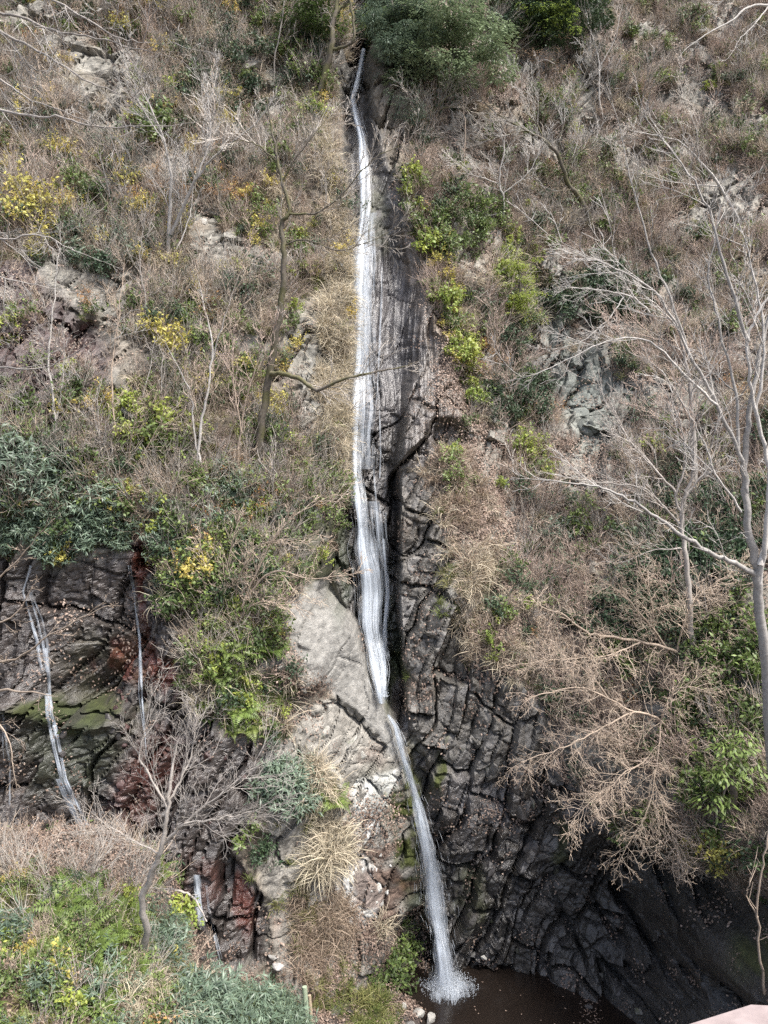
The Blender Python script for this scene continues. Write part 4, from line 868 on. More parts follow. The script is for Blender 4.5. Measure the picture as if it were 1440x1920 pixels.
T('slender_twin_tree', 'slender pale twin-stemmed tree in the middle of the left slope', [([(368,905),(376,800,-.2),(392,720,-.4),(398,640,-.5),(380,560,-.5)], .06, .02, 1), ([(376,870,-.1),(362,790,0),(358,740,.1),(330,680,.1)], .045, .015, .8), ([(396,680,-.4),(420,600,-.6),(432,560,-.6)], .03, .012, .7)], 'bark_white', 'twig_beige', 1.3, 10, 3, .1, .0085)
T('white_sapling', 'thin white-stemmed sapling at the far left above the bamboo grass', [([(110,890),(104,800,-.1),(96,720,-.1),(92,650,-.1),(102,560,0),(112,470,.1)], .055, .015, 1), ([(104,800,-.1),(118,720,0),(120,650,0)], .03, .01, .7)], 'bark_white', 'twig_grey', 1.2, 10, 3, .1, .0085)
T('thin_sapling', 'thin brownish sapling left of the yellow-leaved shrub', [([(212,880),(214,780,0),(210,690,0),(222,600,0),(230,520,0)], .04, .012, 1)], 'bark_beige', 'twig_beige', 1.1, 9, 3, .1, .0085)
T('thin_sapling', 'thin pale sapling below the white forked tree', [([(268,640),(272,560,-.1),(262,490,-.1),(270,420,0)], .035, .012, 1)], 'bark_pale', 'twig_grey', 1.1, 9, 3, .1, .0085)
T('thin_sapling', 'thin leaning sapling just right of the twin-stemmed tree', [([(440,905),(452,800,-.2),(470,720,-.4),(500,640,-.6)], .045, .012, 1), ([(452,810,-.2),(438,720,-.2),(436,660,0)], .03, .01, .8)], 'bark_beige', 'twig_pink', 1.2, 10, 3, .1, .0085)
T('pale_spreading_tree', 'pale crooked small tree spreading over the lower left cascade', [([(262,1790),(275,1745,-.3),(268,1690,-.6),(285,1635,-.9),(305,1585,-1.1),(315,1520,-1.2),(322,1450,-1.2)], .105, .04, .9), ([(305,1585,-1.1),(345,1545,-1.3),(400,1500,-1.5),(460,1450,-1.7)], .05, .015, 1.2), ([(315,1520,-1.2),(290,1470,-1.3),(262,1420,-1.4),(270,1370,-1.4)], .04, .014, 1.1), ([(318,1500,-1.2),(350,1440,-1.1),(365,1380,-1)], .04, .014, 1.1), ([(300,1600,-1),(255,1580,-1.2),(215,1555,-1.4)], .03, .012, .8), ([(345,1545,-1.3),(410,1535,-1.6),(480,1520,-1.8)], .03, .012, 1)], 'bark_pale', 'bark_pale', 1.35, 12, 3, .08, .0052)
T('arching_bush', 'brown many-stemmed bush arching from the fern patch towards the falls', [([(440,1165),(470,1110,-.3),(520,1070,-.7),(580,1085,-1.1),(640,1080,-1.4)], .045, .012, 1.2), ([(438,1160,0),(450,1080,-.3),(490,1020,-.6),(560,1010,-1)], .04, .012, 1.1), ([(436,1160,0),(425,1080,-.2),(440,1000,-.4)], .04, .012, 1), ([(442,1162,0),(480,1130,-.5),(540,1130,-.9)], .035, .012, 1), ([(436,1162,0),(400,1110,-.3),(380,1040,-.5)], .03, .012, 1), ([(440,1165,0),(520,1000,-.8),(600,940,-1.2)], .035, .012, 1.1)], 'bark_beige', 'twig_beige', 1.0, 12, 3, .04, .0085, cat='bush')
T('diagonal_tree', 'mossy tree slanting up to the left across the upper right slope', [([(1112,420),(1092,380,-.4),(1066,345,-.8),(1045,290,-1.2),(1018,262,-1.5),(985,245,-1.8),(930,212,-2.1)], .15, .04, 1.2), ([(1045,290,-1.2),(1055,240,-1.4),(1080,190,-1.5),(1100,130,-1.5)], .05, .015, 1.1), ([(1018,262,-1.5),(1000,215,-1.5),(975,160,-1.5)], .045, .015, 1), ([(985,245,-1.8),(920,260,-2.1),(870,265,-2.3)], .04, .014, 1), ([(1055,310,-1),(1110,270,-1.1),(1160,262,-1.2)], .045, .014, 1), ([(1070,355,-.8),(1030,360,-1),(985,345,-1.1)], .03, .012, .7)], 'bark_mossy', 'bark_white', 1.8, 12, 3, .08, .0085)
T('clinging_tree', 'small bent tree clinging to the rock right of the fall top', [([(797,258),(806,225,-.4),(830,190,-.8),(862,165,-1.1)], .075, .02, 1), ([(797,255,0),(780,235,-.4),(800,215,-.8),(780,190,-1)], .05, .015, .8), ([(812,215,-.5),(850,200,-1),(900,215,-1.4)], .04, .012, .9)], 'bark_mossy', 'twig_grey', 1.3, 10, 3, .0, .0085)
T('white_tangle_tree', 'white twiggy tangled tree right of the channel rim', [([(938,430),(945,385,-.3),(936,335,-.6),(945,290,-.8)], .07, .025, 1), ([(940,400,-.2),(895,410,-.6),(850,440,-1)], .035, .012, .9), ([(936,345,-.5),(890,330,-.8),(830,320,-1.1),(790,330,-1.3)], .04, .012, 1.1), ([(940,365,-.4),(985,330,-.6),(1010,290,-.7)], .035, .012, .9), ([(905,480,0),(900,455,-.3),(870,450,-.6),(850,480,-.8)], .03, .012, .6)], 'bark_white', 'bark_white', 1.5, 11, 3, .03, .0085)
T('pink_twig_tree', 'small leaning tree with pinkish twig crown on the right slope', [([(968,790),(960,765,-.2),(952,730,-.5),(948,690,-.7)], .075, .03, 1.1), ([(952,730,-.5),(920,700,-.8),(890,690,-1)], .03, .012, 1), ([(950,710,-.6),(985,680,-.8),(1020,665,-1)], .03, .012, 1), ([(948,690,-.7),(935,650,-.8),(925,600,-.8)], .03, .012, 1)], 'bark_mossy', 'twig_pink', 1.1, 12, 3, .03, .0085)
T('tall_pale_tree', 'tall straight pale trunk on the right slope with bare crown', [([(1300,955),(1301,880,-.2),(1299,800,-.4),(1294,740,-.5),(1290,690,-.6),(1270,620,-.7)], .15, .05, .8), ([(1299,800,-.4),(1270,740,-.8),(1235,690,-1.1),(1180,660,-1.4)], .05, .014, 1.1), ([(1294,740,-.5),(1330,700,-.7),(1370,650,-.9)], .05, .014, 1.1), ([(1300,850,-.3),(1260,800,-.6),(1215,770,-.9)], .04, .012, 1), ([(1290,700,-.6),(1250,640,-.9),(1180,610,-1.1)], .04, .012, 1)], 'bark_pale', 'twig_pink', 1.5, 12, 3, .1, .0085)
T('grey_fork_tree', 'grey forked tree with long left branch low on the right slope', [([(1303,1235),(1294,1150,-.2),(1288,1060,-.4),(1278,985,-.5),(1285,930,-.6),(1302,880,-.7)], .12, .05, .6), ([(1278,985,-.5),(1240,945,-.8),(1205,915,-1),(1150,908,-1.2),(1085,900,-1.4)], .05, .014, 1), ([(1280,975,-.5),(1268,930,-.6),(1285,870,-.7),(1275,790,-.8),(1240,720,-.9)], .05, .015, 1), ([(1285,930,-.6),(1325,880,-.8),(1345,830,-.9)], .04, .013, .8), ([(1268,925,-.6),(1220,870,-.9),(1170,810,-1.1),(1140,760,-1.3)], .045, .013, 1.2), ([(1284,1030,-.4),(1230,1030,-.7),(1180,1050,-.9)], .03, .012, .8)], 'bark_pale', 'bark_pale', 1.4, 11, 3, .08, .0085)
T('foreground_tree', 'pale multi-stemmed tree at the right edge with long dark branch reaching left', [([(1475,1620),(1448,1420,-1.5),(1436,1250,-2.2),(1424,1130,-2.6),(1420,1075,-2.8),(1404,1000,-3),(1396,900,-3.2),(1402,800,-3.4),(1418,700,-3.5),(1440,600,-3.6)], .165, .04, .5), ([(1422,1082,-2.8),(1385,1060,-3),(1350,1046,-3.2),(1290,1012,-3.5),(1240,975,-3.7),(1190,942,-4),(1130,915,-4.2),(1070,906,-4.4)], .075, .016, .7), ([(1424,1095,-2.8),(1436,1000,-3.2),(1440,880,-3.4),(1418,780,-3.6),(1406,700,-3.8),(1404,620,-3.9),(1440,560,-4)], .07, .025, .6), ([(1400,930,-3.1),(1385,850,-3.4),(1345,760,-3.8),(1300,680,-4.1),(1255,560,-4.4),(1215,450,-4.6),(1180,330,-4.7)], .055, .012, 1.1), ([(1404,640,-3.9),(1370,540,-4.1),(1340,430,-4.3),(1300,340,-4.5),(1240,260,-4.6)], .05, .012, 1.2), ([(1345,760,-3.8),(1280,700,-4.2),(1220,640,-4.5),(1140,640,-4.7),(1060,675,-4.9)], .035, .01, 1.1), ([(1300,680,-4.1),(1240,560,-4.5),(1170,510,-4.8),(1100,480,-5)], .035, .01, 1.1), ([(1385,850,-3.4),(1380,740,-3.5),(1350,620,-3.7),(1330,520,-3.8),(1345,420,-3.9)], .045, .012, 1), ([(1418,780,-3.6),(1432,660,-3.8),(1420,540,-3.9),(1390,430,-4)], .045, .012, 1), ([(1390,960,-3.1),(1350,900,-3.5),(1320,830,-3.8),(1290,770,-4)], .03, .01, .8), ([(1425,1060,-3),(1445,950,-2.8),(1455,850,-2.7)], .08, .05, 0)], 'bark_white', 'bark_white', 1.6, 9, 3, .05, .0068, s0=.5, dm=1.0, wob=.10)
T('beige_spreading_tree', 'beige low tree with wide fine twig crown at right centre', [([(1285,1225),(1250,1215,-.4),(1110+40,1195,-.9),(1100,1185,-1.3),(1060,1155,-1.6),(1020,1140,-1.9)], .06, .018, 1.3), ([(1250,1215,-.4),(1200,1150,-.9),(1160,1110,-1.2),(1110,1080,-1.5)], .032, .011, 1.3), ([(1270,1220,-.2),(1290,1150,-.7),(1330,1100,-1),(1380,1070,-1.2)], .032, .011, 1.3), ([(1230,1200,-.5),(1220,1120,-.9),(1200,1070,-1.2)], .03, .011, 1.2), ([(1200,1205,-.7),(1140,1230,-1.3),(1080,1235,-1.7),(1010,1240,-2)], .028, .011, 1.3), ([(1285,1222,0),(1340,1190,-.6),(1400,1180,-1)], .028, .011, 1.1)], 'bark_beige', 'twig_beige', 1.25, 26, 3, .02, .0058, leaf=('leaf_brown', 1, .05), s0=.15, wob=.17, angle=(.4, 1.3), dm=1.1)
T('drooping_beige_tree', 'beige tree drooping its fine twigs over the undercut cliff', [([(1262,1385),(1240,1350,-.4),(1190,1335,-.9),(1140,1310,-1.4),(1090,1290,-1.8),(1020,1300,-2.2)], .048, .016, 1.3), ([(1190,1335,-.9),(1120,1370,-1.5),(1060,1400,-1.9),(1000,1420,-2.3)], .032, .011, 1.3), ([(1240,1350,-.4),(1230,1440,-1.4),(1215,1520,-1.9),(1180,1580,-2.2)], .032, .011, 1.4), ([(1215,1420,-1.3),(1150,1470,-1.8),(1100,1510,-2.1)], .03, .011, 1.3), ([(1250,1360,-.3),(1290,1430,-1.3),(1300,1500,-1.7),(1290,1560,-2)], .03, .011, 1.3), ([(1240,1350,-.4),(1260,1300,-.8),(1310,1290,-1.2),(1360,1330,-1.5)], .03, .011, 1.2), ([(1140,1310,-1.4),(1100,1260,-1.8),(1040,1230,-2.2)], .04, .012, 1.3), ([(1225,1460,-1.5),(1250,1530,-2),(1270,1590,-2.2)], .035, .012, 1.1)], 'bark_beige', 'twig_beige', 1.25, 26, 3, -.03, .0058, leaf=('leaf_brown', 1, .05), s0=.15, droop=.03, wob=.17, angle=(.4, 1.3), dm=1.1)
T('rim_tree', 'mossy tree with looping branch beside the top of the waterfall', [([(588,205),(606,150,-.3),(620,95,-.6),(624,50,-.7),(632,10,-.7),(640,-60,-.7)], .17, .09, .2), ([(622,92,-.6),(645,88,-.8),(664,74,-1),(662,40,-1),(655,0,-1),(640,-40,-.9)], .075, .05, 0), ([(632,25,-.7),(650,5,-.8),(668,-10,-.9)], .07, .05, .3)], 'bark_mossy', 'twig_grey', 1.2, 8, 3, .05, .0085)
T('thin_sapling', 'thin wavy pale stem in front of the evergreens top left of the falls', [([(512,160),(515,110,-.2),(525,60,-.3),(532,0,-.4),(536,-60,-.4)], .045, .025, .7)], 'bark_pale', 'twig_grey', 1.2, 9, 3, .05, .0085)
T('thin_sapling', 'slender white sapling standing on the upper right slope', [([(1128,215),(1124,160,-.2),(1122,110,-.3),(1108,60,-.4),(1098,20,-.4)], .055, .02, 1), ([(1123,130,-.3),(1150,80,-.4),(1160,40,-.4)], .03, .012, .8)], 'bark_white', 'twig_grey', 1.5, 9, 3, .1, .0085)
T('thin_sapling', 'thin dark sapling between the white tangle tree and the channel', [([(870,330),(872,240,-.2),(868,180,-.2)], .035, .02, .4), ([(872,380,0),(874,440,-.1),(870,480,-.1)], .02, .02, 0)], 'bark_beige', 'twig_grey', 1., 8, 3, .1, .0085)
T('overhanging_tree', 'bare tree off the left edge whose long branches reach into the upper left', [([(-190,820),(-175,500,-1.5),(-150,250,-2.5),(-110,100,-3.2),(-60,-60,-3.6)], .19, .07, 0), ([(-140,190,-2.8),(-60,40,-3.6),(20,28,-4),(100,58,-4.4),(180,72,-4.8),(265,92,-5.1)], .06, .013, 1), ([(-130,180,-2.8),(-50,50,-3.6),(30,75,-4),(100,112,-4.4),(160,150,-4.7),(220,175,-5)], .055, .012, 1), ([(-150,260,-2.5),(-60,200,-3.5),(40,216,-4),(120,222,-4.4),(180,238,-4.7),(290,236,-5.1)], .055, .011, 1), ([(-155,280,-2.4),(-60,130,-3.4),(0,150,-3.9),(60,188,-4.3),(160,225,-4.7)], .05, .011, .9), ([(-165,420,-1.9),(-80,430,-3),(0,448,-3.6),(70,440,-4),(130,465,-4.4)], .05, .011, .9), ([(-175,520,-1.5),(-80,500,-2.8),(0,520,-3.4),(90,540,-4)], .045, .011, .9), ([(-110,100,-3.2),(0,-30,-4),(100,0,-4.4),(200,60,-4.9),(260,80,-5.1)], .05, .011, 1), ([(-180,700,-.9),(-80,700,-2.4),(0,690,-3.2),(80,690,-3.9),(160,650,-4.4)], .045, .011, .9)], 'bark_pale', 'bark_white', 1.8, 8, 3, .0, .0068, angle=(.35, .9))
T('overhanging_bush', 'pale bare bush reaching in from the left edge over the seep wall', [([(-160,1480),(-120,1380,-.6),(-70,1320,-1.3),(0,1296,-2),(74,1300,-2.6)], .085, .02, .8), ([(-120,1380,-.6),(-50,1260,-1.6),(30,1235,-2.3),(95,1190,-2.9),(190,1140,-3.4)], .05, .012, 1), ([(-130,1390,-.6),(-60,1200,-1.4),(20,1160,-2.2),(60,1100,-2.6)], .045, .012, 1), ([(-110,1370,-.7),(-40,1340,-1.6),(10,1370,-2.2),(25,1440,-2.4)], .04, .011, .8), ([(-120,1380,-.6),(-80,1130,-1.2),(0,1080,-2),(60,1020,-2.5)], .045, .012, 1)], 'bark_beige', 'bark_beige', .9, 8, 3, .0, .0068, cat='bush', angle=(.35, .9))
T('white_branch_tree', 'white twisted bare branches in the top right corner', [([(1490,70),(1475,30,-.5),(1440,10,-1),(1400,15,-1.4),(1370,40,-1.7),(1330,60,-1.9),(1295,85,-2.1)], .11, .02, 1), ([(1440,10,-1),(1420,40,-1.3),(1390,70,-1.5),(1375,95,-1.6)], .05, .014, .9), ([(1475,30,-.5),(1450,-20,-1),(1400,-30,-1.3),(1330,20,-1.6)], .05, .014, .9)], 'bark_white', 'bark_white', 1.4, 9, 3, .0, .0085)
T('grey_leaning_tree', 'grey bare tree leaning left above the tall pale trunk', [([(1395,420),(1350,350,-.5),(1310,300,-.9),(1270,265,-1.2),(1210,250,-1.5)], .085, .025, 1.2), ([(1350,350,-.5),(1290,345,-1),(1230,335,-1.3),(1190,320,-1.5)], .04, .013, 1.1), ([(1310,300,-.9),(1305,240,-1),(1285,190,-1.1)], .04, .013, 1)], 'bark_white', 'twig_grey', 1.7, 11, 3, .05, .0085)
T('grey_leaning_tree', 'grey bare tree spreading flat twigs beside the dark crevice', [([(1240,600),(1190,560,-.5),(1130,545,-.9),(1080,540,-1.2)], .06, .02, 1.2), ([(1190,560,-.5),(1150,500,-.9),(1090,480,-1.2)], .04, .012, 1.1), ([(1170,556,-.6),(1140,600,-1),(1090,640,-1.3),(1060,650,-1.5)], .035, .012, 1)], 'bark_white', 'bark_white', 1.5, 10, 3, .0, .0085)
T('edge_sapling', 'crooked pale sapling at the lower right edge by the mossy rock', [([(1440,1860),(1425,1800,-.3),(1420,1700,-.6),(1430,1620,-.8),(1445,1540,-.9)], .04, .02, .5), ([(1421,1720,-.5),(1400,1680,-.8),(1410,1640,-1)], .022, .01, .5)], 'bark_beige', 'twig_beige', .7, 7, 1, .1, .0075)
T('fallen_branch', 'broken branch lying across the lower left cascade', [([(318,1660),(345,1672,-.2),(368,1690,-.4),(388,1728,-.5)], .05, .02, 0), ([(352,1678,-.3),(372,1678,-.5)], .02, .012, 0)], 'bark_pale', 'bark_pale', .4, 2, 1, 0, .008, cat='branch')
# ---- evergreen crowns round the top of the falls
def evergreen(name, label, base, top, crown, bark, lf, n_tuft, LL, LW, tuftR=.42, per=54, needle=False, group=None):
    """crown: list of (column, row, rx px, ry px, depth offset) lobes"""
    root = empty(name); b0 = hit(*base); Y0 = b0[1]
    P, R = smooth_path([b0+np.array([0, .1, -.2]), px2((base[0]+top[0])/2+4, (base[1]+top[1])/2, Y0-.5), px2(*top, Y0-.8)], [.14, .10, .05], 6, .02)
    b = MB(); b.tube(P, R, 8); b.obj('trunk', bark, root, True)
    lv = MB(); wt = sum(c[2]*c[3] for c in crown)
    for (cx0, cy0, rx, ry, off) in crown:
        c0 = px2(cx0, cy0, Y0+off); q = P[len(P)*2//3]; bb = MB(); L_ = np.array([q, (q+c0)/2+UPV*.2, c0]); bb.tube(smooth_path(L_, [.06, .04, .02], 5)[0], np.linspace(.06, .018, 11), 5); bb.obj('branch', bark, root, True)
        m_ = px2(cx0+1, cy0, Y0+off)[0]-c0[0]; RX, RZ = rx*m_, ry*m_; RY = min(RX, RZ)*.8
        for k in range(int(n_tuft*rx*ry/wt)):
            d = unit(rv()); r_ = random.uniform(.2, 1.75)**.8; c = c0+d*[RX*r_, RY*r_, RZ*r_]*np.array(1+.25*math.sin(d[0]*7+d[2]*5))
            if random.random() < .45: continue
            R_ = tuftR*random.uniform(.6, 1.35); sq = .45 if not needle else .25
            for g in range(per):
                e = unit(rv()); e[2] = abs(e[2]) if random.random() < .8 else e[2]; e = e*R_*random.uniform(.7, 1.05)*[1, 1, sq]
                lv.leaf(c+e, unit(e*[1, 1, .2]+[0, -.1*R_, -.35*R_]+rv()*.12*R_), unit(UPV*.8+unit(e)*.6+rv()*.25), LL*random.uniform(.6, 1.3), LW*random.uniform(.7, 1.2), .15)
    lv.obj('crown', lf, root); rebase(root, b0); tag(root, label, 'tree', group)
E = evergreen
E('broadleaf_evergreen', 'large pale green evergreen crown right of the fall top', (850, 190), (850, 60), [(820,60,62,50,-1.6), (880,50,60,50,-1.4), (850,115,55,36,-1.9), (785,125,36,36,-1.5), (905,110,40,30,-1.5), (775,40,36,40,-1.3)], 'bark_mossy', 'leaf_pale', 150, .22, .095, .72, 150)
E('hanging_conifer', 'dark feathery conifer hanging beside the top of the water', (745, 110), (730, -20), [(725,25,34,36,-1.2), (745,80,40,38,-1.5), (722,45,20,24,-1.1), (770,15,30,30,-1.2)], 'bark_dark', 'leaf_blue', 120, .22, .035, .6, 120, True)
E('dark_evergreen', 'dark evergreen with yellow-green tips at the top centre right', (1010, 75), (1000, -40), [(970,25,60,36,-1.3), (1035,40,60,34,-1.4), (1085,15,34,44,-1.2), (1000,-20,80,30,-1.0), (940,60,36,30,-1.2)], 'bark_dark', 'leaf_dark', 130, .21, .085, .7, 140)
E('yellow_green_tree', 'yellow-green leafy crown at the top edge in front of the dark evergreens', (1035, 60), (1030, -10), [(1035,15,60,16,-2.2), (1045,48,40,10,-2.3)], 'bark_dark', 'leaf_lime', 44, .15, .07, .42)
E('rim_evergreen', 'dark green evergreen at the left rim above the falls', (590, 80), (590, -30), [(585,10,36,24,-1.2), (560,45,26,26,-1.2), (605,45,20,16,-1.4)], 'bark_dark', 'leaf_green', 46, .21, .085, .65, 130)
E('hanging_conifer', 'small dark conifer spray hanging on the rock below the pale evergreen', (765, 225), (762, 170), [(762,190,20,26,-.9), (778,215,16,14,-1.0)], 'bark_dark', 'leaf_blue', 50, .15, .026, .36, 50, True)
E('layered_evergreen', 'light green layered evergreen left of the dark crevice', (975, 590), (970, 490), [(968,500,26,12,-1), (972,530,30,12,-1.2), (975,560,32,12,-1.3), (965,585,26,10,-1.3)], 'bark_dark', 'leaf_lime', 90, .13, .05, .36)
E('red_leaved_tree', 'bare tree with lingering dusky pink leaves near the top right', (1010, 170), (1000, 95), [(1000,105,42,26,-1.0), (1040,120,26,20,-1.0)], 'bark_pale', 'leaf_brown', 50, .09, .05, .5, 30)
E('large_leaved_evergreen', 'glossy large-leaved green shrub on the lower right slope', (1372, 1540), (1370, 1420), [(1368,1410,26,34,-.6), (1375,1460,34,34,-.8), (1352,1510,24,28,-.9)], 'bark_dark', 'leaf_green', 60, .24, .08, .42, 18)
# ------------------------------------------------------------------ saplings and single shrubs
SAPS = []
for i in range(7):
    b = MB(); st = MB(); H = random.uniform(2.2, 3.6)
    for q in range(random.choice((1, 1, 2, 3))):
        P = curve_pts(rv()*[.06, .06, 0], np.array([random.gauss(0, .16), random.gauss(0, .12)-.05, 1]), H*random.uniform(.75, 1), 9, .07, .04); st.tube(P, np.linspace(.028, .007, 10), 5)
        twiggy(b, P, .02, H*.33, 9, 2, .1, (.4, .9), .3, .009)
    SAPS.append((st.mesh('stem'), b.mesh('crown')))
BK = ['bark_pale', 'bark_beige', 'bark_white', 'bark_brown']; TWM = ['twig_grey', 'twig_beige', 'bark_pale', 'twig_pink']
VARS = []
for st, cr in SAPS:
    for k in range(4):
        a, c = st.copy(), cr.copy(); a.materials.append(MATS[BK[k]]); c.materials.append(MATS[TWM[k]]); VARS.append((a, c, k))
SAPZ = [ # (corner columns, rows, how many, label by colour)
 ((20, 280, 0, 260), 28, 'in the upper left corner'), ((300, 620, 30, 330), 26, 'left of the fall top'), ((0, 330, 330, 620), 28, 'below the corner branches'),
 ((340, 600, 480, 760), 26, 'beside the ivy-clad tree'), ((130, 470, 640, 900), 28, 'above the left bamboo grass'), ((480, 640, 820, 1000), 15, 'just above the pale slab'),
 ((820, 1080, 200, 440), 26, 'right of the channel rim'), ((1080, 1420, 60, 340), 39, 'on the upper right slope'), ((900, 1200, 600, 1000), 26, 'beside the grey rock face'), ((1150, 1430, 380, 700), 31, 'behind the right edge tree'), ((1080, 1420, 760, 1060), 26, 'around the tall pale trunk'), ((1330, 1430, 1100, 1500), 10, 'at the right edge slope')]
COLN = ['grey-barked', 'beige', 'whitish', 'brown']
ORD = ['leftmost', 'second from the left', 'third from the left', 'fourth from the left', 'fifth from the left', 'sixth from the left', 'seventh from the left', 'eighth from the left', 'ninth from the left', 'tenth from the left', 'eleventh from the left', 'twelfth from the left']
for (x0, x1, y0, y1), cnt, where in SAPZ:
    made = {}
    for q in range(cnt):
        p = hit(random.uniform(x0, x1), random.uniform(y0, y1)); i = random.randrange(len(VARS)); st, cr, kk = VARS[i]
        if M_at(ROCK, np.array([p[0]]), np.array([p[2]]))[0] > .6: continue
        if abs(720+FPX*p[0]/p[1]-660) < 55: continue
        r = empty('sapling', p+np.array([0, .05, -.1])); s = random.uniform(.65, 1.35); r.scale = (s, s, s)
        r.rotation_euler = (random.gauss(.12, .12), random.gauss(0, .18), random.random()*6.28)
        for me, nm in ((st, 'stem'), (cr, 'crown')):
            o = bpy.data.objects.new(nm, me); COL.objects.link(o); o.parent = r
        made.setdefault(kk, []).append((720+FPX*p[0]/p[1], r))
    for kk, L_ in made.items():
        L_.sort(key=lambda t: t[0])
        for q, (_, r) in enumerate(L_):
            tag(r, f'thin bare {COLN[kk]} sapling {where}'+(f', {ORD[min(q, 11)]}' if len(L_) > 1 else ''), 'sapling', 'bare saplings')
BUSH = []
for i in range(5):
    b = MB(); st = MB()
    for q in range(6):
        P = curve_pts(rv()*[.08, .08, 0], np.array([random.gauss(0, .55), random.gauss(0, .4)-.1, .8]), random.uniform(.9, 1.6), 6, .08, .03); st.tube(P, np.linspace(.018, .007, 7), 4)
        twiggy(b, P, .014, .62, 8, 2, .05, (.35, .9), .2, .0078)
    BUSH.append((st.mesh('stem'), b.mesh('crown')))
BV = []
for st, cr in BUSH:
    for k in range(4):
        a, c = st.copy(), cr.copy(); a.materials.append(MATS[BK[k]]); c.materials.append(MATS[TWM[k]]); BV.append((a, c, k))
for (x0, x1, y0, y1), cnt, where in SAPZ+[((980, 1120, 1000, 1280), 14, 'on the slope left of the beige trees'), ((1090, 1330, 1040, 1240), 22, 'under the beige spreading tree'), ((1040, 1310, 1270, 1480), 22, 'under the drooping beige tree'), ((1000, 1180, 1090, 1300), 16, 'left below the beige trees'), ((860, 1000, 880, 1200), 6, 'on the grassy back of the buttress'), ((-10, 260, 1580, 1680), 8, 'on the terrace rim at lower left')]:
    made = {}
    for q in range(min(cnt, 22)):
        p = hit(random.uniform(x0, x1), random.uniform(y0, y1)); st, cr, kk = random.choice(BV)
        if where.startswith(('under', 'left below', 'on the slope left of the beige')) and kk in (0, 2): continue
        if M_at(ROCK, np.array([p[0]]), np.array([p[2]]))[0] > .75 and 'drooping' not in where: continue
        if abs(720+FPX*p[0]/p[1]-665) < 60: continue
        r = empty('bare_bush', p+np.array([0, .03, -.06])); s = random.uniform(.6, 1.25)*(1.25 if 'beige' in where else 1); r.scale = (s, s, s); r.rotation_euler = (random.gauss(.15, .15), random.gauss(0, .2), random.random()*6.28)
        for me, nm in ((st, 'stem'), (cr, 'crown')):
            o = bpy.data.objects.new(nm, me); COL.objects.link(o); o.parent = r
        made.setdefault(kk, []).append((720+FPX*p[0]/p[1], r))
    for kk, L_ in made.items():
        L_.sort(key=lambda t: t[0])
        for q, (_, r) in enumerate(L_):
            tag(r, f'low {COLN[kk]} twig bush {where}'+(f', {ORD[min(q, 11)]}' if len(L_) > 1 else ''), 'bush', 'bare twig bushes')
# single shrubs that stand out, each with its own description
def leafy(name, k, px, py, sc, label, cat, group=None, n_=1, spread=0):
    """a shrub: several tufts of one kind that share a root"""
    p = hit(px, py); nn = nrm(p); root = empty(name, p)
    for q in range(n_):
        o = bpy.data.objects.new('frond_clump' if k == 'fern' else 'foliage', random.choice(K[k])); COL.objects.link(o); o.parent = root
        dx, dz = (random.uniform(-1, 1)*spread, random.uniform(-1, 1)*spread) if q else (0, 0)
        pp = np.array([p[0]+dx, 0, p[2]+dz]); pp[1] = surf(pp[0], pp[2]) if abs(surf(p[0], p[2])-p[1]) < .3 else p[1]+dx*.1
        if abs(pp[1]-p[1]) > 1.2: pp[1] = p[1]
        o.location = Vector(pp-p)+Vector(nn)*(.18 if k in ('yellow_shrub', 'lime_shrub', 'green_shrub', 'evergreen_shrub') else .05); s = sc*random.uniform(.8, 1.2)*(1.5 if k in ('yellow_shrub', 'green_shrub', 'lime_shrub') else 1.2 if k == 'evergreen_shrub' else 1); o.scale = (s, s, s)
        d = Vector((0, 0, 1))*.55+Vector(nn)*.5+Vector(rv())*.12; o.rotation_euler = (d.to_track_quat('Z', 'Y') @ Quaternion((0, 0, 1), random.random()*6.28)).to_euler()
    tag(root, label, cat, group); return root
